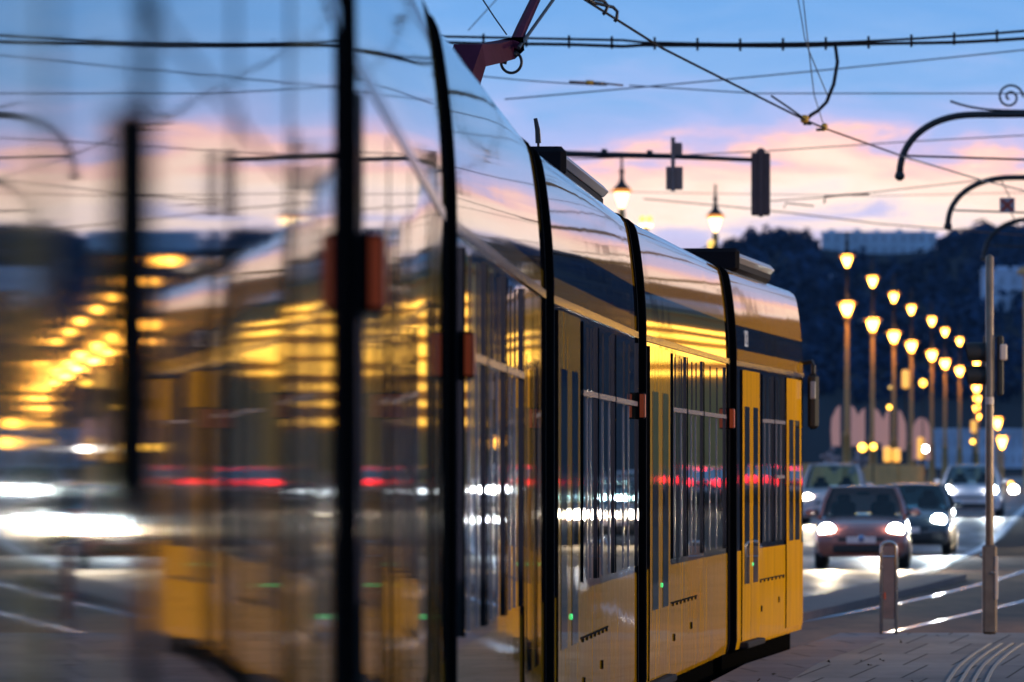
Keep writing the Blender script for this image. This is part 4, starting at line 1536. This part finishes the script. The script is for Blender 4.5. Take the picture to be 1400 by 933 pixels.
    if rear:
        q = MB(); q.box((0, h0 + Lc - .10, H - .10), (.4, .04, .03), 'taillight'); q.build('brake_light', root)
        q = MB(); q.box((0, h0 + Lc + .005, .70), (.52, .02, .115), 'plate'); q.build('number_plate', root)
    if beam:
        for s_ in (-1, 1):
            l = bpy.data.lights.new('headlight_beam', 'SPOT')
            l.energy = 620.0
            l.spot_size = math.radians(115)
            l.spot_blend = 1.0
            l.shadow_soft_size = 0.06
            l.color = (1.0, 0.78, 0.50) if lampm == 'headlight' else (0.86, 0.96, 1.0)
            lo_ = bpy.data.objects.new('headlight_beam', l)
            COL.objects.link(lo_)
            lo_.parent = root
            lo_.location = (s_ * hw * .72, h0 - 0.03, lamp_h)
            lo_.rotation_euler = (PI / 2 - math.radians(7), 0, PI)
    return root


TH = -0.095


def place(c, px, d, label, th=TH, group='oncoming cars on the bridge road'):
    c.location = ((px - 700) / F * d, d, zr(d) + 0.006)
    c.rotation_euler = (math.atan(0.0047) if d > 131 else 0, 0, th)
    tag(c, label, 'car', group)
    return c


place(car('hatchback_car', 'car_maroon', 3.9, 1.70, 1.50, .93, 'headlight', badge=True, lamp_h=.69), 1180, 120, 'small maroon hatchback with both headlights on, nearest the bollard', -0.07)
place(car('saloon_car', 'car_grey', 4.4, 1.78, 1.47, .95, 'headlight_cold', lamp_h=.72), 1246, 137.5, 'dark grey car half hidden behind the maroon hatchback', -0.10)
place(car('estate_car', 'car_silver', 4.5, 1.85, 1.72, 1.02, 'headlight', lamp_h=.74), 1140, 186, 'pale silver car with a high roof, close to the tram front', -0.08)
place(car('suv_car', 'car_white', 4.5, 1.90, 1.62, 1.02, 'headlight_cold', lamp_h=.84), 1329, 204, 'white car with bright headlights behind the tall signal pole', -0.10)
# further cars in the lanes right of the track (seen in the tram's side)
place(car('saloon_car', 'car_blue', 4.4, 1.78, 1.5, .95, 'headlight_cold', beam=False), 1478, 214, 'dark blue oncoming car beyond the right edge, mirrored in the tram', -0.11)
place(car('saloon_car', 'car_white', 4.4, 1.78, 1.5, .95, 'headlight_cold', beam=True), 1560, 190, 'white oncoming car beyond the right edge, mirrored in the tram', -0.11)
place(car('saloon_car', 'car_grey', 4.4, 1.78, 1.5, .95, 'headlight', beam=True), 1545, 150, 'grey oncoming car nearer the platform, mirrored in the tram', -0.11)
tq = car('saloon_car', 'car_grey', 4.4, 1.78, 1.48, .95, rear=True, beam=False)
tails = [(1745, 225), (1795, 232), (1850, 224), (1905, 240), (2070, 235), (2135, 228), (2190, 245), (2400, 232), (2470, 240)]
words = ['first', 'second', 'third', 'fourth', 'fifth', 'sixth', 'seventh', 'eighth', 'ninth']
for i, (px, d) in enumerate(tails):
    c = tq if i == 0 else copy_tree(tq)
    place(c, px, d, 'dark queueing car with red tail lights mirrored in the tram, %s from the left' % words[i], PI - 0.10, 'queueing cars right of the platform')

# ------------------------------------------------------------------ hill, wood and buildings
def ridge(px):
    pts = [(-300, 420), (500, 400), (900, 372), (985, 362), (1012, 350), (1060, 340), (1112, 345), (1200, 352), (1284, 346), (1330, 332), (1420, 336), (1520, 305), (1700, 280), (2300, 272), (2900, 300), (3600, 420)]
    for (a, b), (c, d) in zip(pts, pts[1:]):
        if a <= px <= c:
            return b + (d - b) * (px - a) / (c - a)
    return 520


D0, D1 = 1200.0, 3000.0


def hill_z(px, t):
    """height of the hill face: t 0 foot .. 1 ridge"""
    top = ZC + (YH + 6 - ridge(px)) / F * D1
    return 0.5 + (top - 0.5) * (t ** 1.25)


mb = MB()
cols_, rows_ = 90, 14
V, Fc = [], []
for j in range(rows_ + 2):
    t = min(1.0, j / rows_)
    d = D0 + (D1 - D0) * t + (400 if j > rows_ else 0)
    for i in range(cols_ + 1):
        px = -300 + 3900 * i / cols_
        z = hill_z(px, t) - (30 if j > rows_ else 0) + 1.5 * noise.noise(Vector((px * .01, j * .7, 0)))
        if j == 0:
            z = -3
        V.append(((px - 700) / F * d, d, z))
w = cols_ + 1
for j in range(rows_ + 1):
    for i in range(cols_):
        Fc.append((j * w + i, j * w + i + 1, (j + 1) * w + i + 1, (j + 1) * w + i))
mb.add(V, Fc, 'hill_earth')
structure(mb.build('hill', fixn=False, smooth=True), 'dark wooded hill across the river under the dusk sky', 'hill')
# wood: leaf clumps over the hill face
mb = MB()
def tree_clump(c, r, nq, q):
    for _ in range(nq):
        v = Vector((q.gauss(0, 1), q.gauss(0, 1), q.gauss(0, 1)))
        v.normalize()
        p = c + Vector((v.x * r, v.y * r, v.z * r * 1.15)) * q.uniform(.55, 1.05)
        a = Vector((q.gauss(0, 1), q.gauss(0, 1), q.gauss(0, 1))).normalized()
        b_ = a.cross(v)
        if b_.length < .1:
            continue
        b_.normalize()
        a = b_.cross(v)
        s_ = r * q.uniform(.22, .42)
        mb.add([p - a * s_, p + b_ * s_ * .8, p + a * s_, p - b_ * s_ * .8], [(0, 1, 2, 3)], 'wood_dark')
q = random.Random(3)
for k in range(1500):
    px = q.uniform(960, 1440) if k < 900 else q.uniform(1440, 2800)
    t = q.uniform(0.25, 1.0) if k > 240 else q.uniform(.96, 1.0)
    d = D0 + (D1 - D0) * t
    if t > .9 and 1118 < px < 1288:
        continue
    r = q.uniform(3.2, 6.0) * (1 if t > .5 else .8)
    tree_clump(Vector(((px - 700) / F * d, d, hill_z(px, t) + r * .5)), r, 30 if px < 1440 else 18, q)
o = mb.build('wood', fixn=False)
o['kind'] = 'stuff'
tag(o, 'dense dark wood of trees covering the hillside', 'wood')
# lone tree
mb = MB()
q = random.Random(5)
for k in range(10):
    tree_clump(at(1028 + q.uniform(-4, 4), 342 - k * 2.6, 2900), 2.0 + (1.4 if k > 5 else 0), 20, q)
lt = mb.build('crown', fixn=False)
le = empty('lone_tree', at(1028, 352, 2900))
tag(le, 'dark narrow lone tree on the skyline left of the hilltop block', 'tree')
lt.parent = le
lt.location = -Vector(le.location)
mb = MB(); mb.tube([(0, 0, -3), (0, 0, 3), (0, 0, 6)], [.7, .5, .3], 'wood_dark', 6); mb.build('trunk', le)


def block(name, x0, x1, ytop, ybot, d, m, label, wins=(8, 3), dep=14, parapets=True, cat='building'):
    k = d / F
    a, b = (x0 - 700) * k, (x1 - 700) * k
    z0, z1 = ZC + (YH - ybot) * k, ZC + (YH - ytop) * k
    root = empty(name, ((a + b) / 2, d, z0))
    tag(root, label, cat)
    w_, h_ = b - a, z1 - z0
    q_ = MB()
    q_.box((0, dep / 2, h_ / 2), (w_, dep, h_), m)
    q_.build('wall', root)
    q_ = MB()
    q_.box((0, dep / 2, h_ + .35), (w_ + .8, dep + .8, .7), m)
    if parapets:
        for kk in range(5):
            q_.box((-w_ / 2 + w_ * (kk + .5) / 5 + rnd.uniform(-1, 1), dep / 2, h_ + 1.3), (rnd.uniform(1, 3), 3, 1.4), m)
    q_.build('roof', root)
    nx, nz = wins
    for i in range(nx):
        for j in range(nz):
            q_ = MB()
            q_.box((-w_ / 2 + w_ * (i + .5) / nx, -.05, h_ * (j + .5) / nz), (w_ / nx * .4, .2, h_ / nz * .5), 'house_window')
            q_.build('window', root)
    return root


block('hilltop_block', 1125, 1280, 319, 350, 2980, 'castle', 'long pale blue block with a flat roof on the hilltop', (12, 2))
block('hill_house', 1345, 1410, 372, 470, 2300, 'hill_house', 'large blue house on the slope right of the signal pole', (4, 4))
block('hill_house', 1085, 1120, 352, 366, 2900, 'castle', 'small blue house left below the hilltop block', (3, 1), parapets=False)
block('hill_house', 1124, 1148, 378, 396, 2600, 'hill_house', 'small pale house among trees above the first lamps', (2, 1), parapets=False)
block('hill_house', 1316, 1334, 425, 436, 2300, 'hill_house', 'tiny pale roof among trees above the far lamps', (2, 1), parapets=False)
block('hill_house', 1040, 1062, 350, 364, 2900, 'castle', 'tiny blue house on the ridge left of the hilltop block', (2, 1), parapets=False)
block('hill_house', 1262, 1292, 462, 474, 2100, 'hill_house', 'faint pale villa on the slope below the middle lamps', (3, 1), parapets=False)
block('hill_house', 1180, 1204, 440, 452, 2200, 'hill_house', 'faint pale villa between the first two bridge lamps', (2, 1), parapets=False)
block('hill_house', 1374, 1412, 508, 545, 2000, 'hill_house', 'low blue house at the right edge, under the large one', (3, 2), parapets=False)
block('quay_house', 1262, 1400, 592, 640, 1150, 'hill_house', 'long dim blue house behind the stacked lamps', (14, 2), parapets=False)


# floodlit halls on the right bank
def hall(x0, x1, ytop, d, label, bands, bays):
    """bands: (y0, y1) rows of lit galleries in photograph rows"""
    k = d / F
    a, b = (x0 - 700) * k, (x1 - 700) * k
    h = ZC + (YH - ytop) * k
    root = empty('floodlit_hall', ((a + b) / 2, d, zr(d)))
    tag(root, label, 'building', 'floodlit halls on the right bank')
    w_ = b - a
    q_ = MB(); q_.box((0, 6, h / 2), (w_, 12, h), 'hall_stone'); q_.build('wall', root)
    q_ = MB(); q_.box((0, 6, h + .15), (w_ + .6, 12.6, .3), 'hall_stone'); q_.box((0, 6, h + 1.2), (w_ * .8, 8, 1.8), 'tram_roof', bev=.6); q_.build('roof', root)
    for y0, y1 in bands:
        z0, z1 = ZC + (YH - y1) * k - zr(d), ZC + (YH - y0) * k - zr(d)
        q_ = MB()
        q_.box((0, -.05, (z0 + z1) / 2), (w_ * .97, .1, z1 - z0), 'lit_window')
        g_ = q_.build('gallery_window', root)
        q_ = MB()
        for i in range(bays + 1):
            q_.box((-w_ * .485 + w_ * .97 * i / bays, -.16, (z0 + z1) / 2), (w_ / bays * .22, .12, (z1 - z0) * 1.1), 'hall_stone')
        q_.build('mullion', g_)
    return root


hall(1425, 1585, 392, 330, 'floodlit yellow hall past the right edge, mirrored on the rear carriages',
     [(402, 412), (420, 432), (444, 458), (470, 486), (494, 512), (524, 534), (548, 556), (572, 582)], 16)
hall(1850, 2140, 396, 360, 'floodlit yellow hall far right, mirrored as gold streaks on the second carriage',
     [(406, 416), (430, 442), (456, 494), (506, 512)], 30)

# added lamps out of view on the right, warm fill light for the tram side
pl0 = None
for i, (x, y, lab) in enumerate(((15.0, 40, 'first'), (16.5, 53, 'second'), (18.5, 66, 'third'))):
    if pl0 is None:
        root = empty('fill_lamp')
        p = MB(); p.lathe([(0.16, 0), (0.15, 0.6), (0.08, 0.8), (0.06, 4.0)], (0, 0, 0), 'lamp_cap', 12); p.build('post', root, smooth='auto')
        g = MB(); lantern_mb(g, (0, 0, 4.4), 0.9); gl = g.build('lantern', root, smooth=True)
        q = MB(); cap_mb(q, (0, 0, 4.4), 0.8); q.build('cap', gl, smooth='auto')
        l = bpy.data.lights.new('lantern_light', 'SPOT'); l.energy = 6000; l.color = (1.0, 0.72, 0.40); l.shadow_soft_size = 0.25; l.spot_size = math.radians(105); l.spot_blend = .6
        lo_ = bpy.data.objects.new('lantern_light', l); COL.objects.link(lo_); lo_.parent = root; lo_.location = (-0.45, 0, 4.3); lo_.rotation_euler = (0, math.radians(84), 0)
        pl0 = root
    else:
        root = copy_tree(pl0)
    root.location = (x, y, 0)
    for ch in root.children:
        if ch.type == 'LIGHT':
            ch.data = ch.data.copy()
            ch.data.energy = (1500, 3000, 5200)[i]
    tag(root, lab + ' added lantern post out of view, a warm fill for the tram side, counted from the camera', 'street lamp', 'added fill lamps out of view')

# ------------------------------------------------------------------ air
hz = MB()
hz.box((0, 2300, 95), (3600, 4700, 204), 'plastic')
hob = hz.build('haze')
hob['kind'] = 'stuff'
tag(hob, 'thin blue evening haze over the whole place', 'haze')
hm = bpy.data.materials.new('haze_air')
hm.use_nodes = True
nt = hm.node_tree
nt.nodes.clear()
ho = nt.nodes.new('ShaderNodeOutputMaterial')
hv = nt.nodes.new('ShaderNodeVolumePrincipled')
hv.inputs['Color'].default_value = (0.42, 0.66, 1.0, 1)
hv.inputs['Density'].default_value = 0.000022
hv.inputs['Anisotropy'].default_value = 0.2
nt.links.new(hv.outputs[0], ho.inputs['Volume'])
hob.data.materials.clear()
hob.data.materials.append(hm)
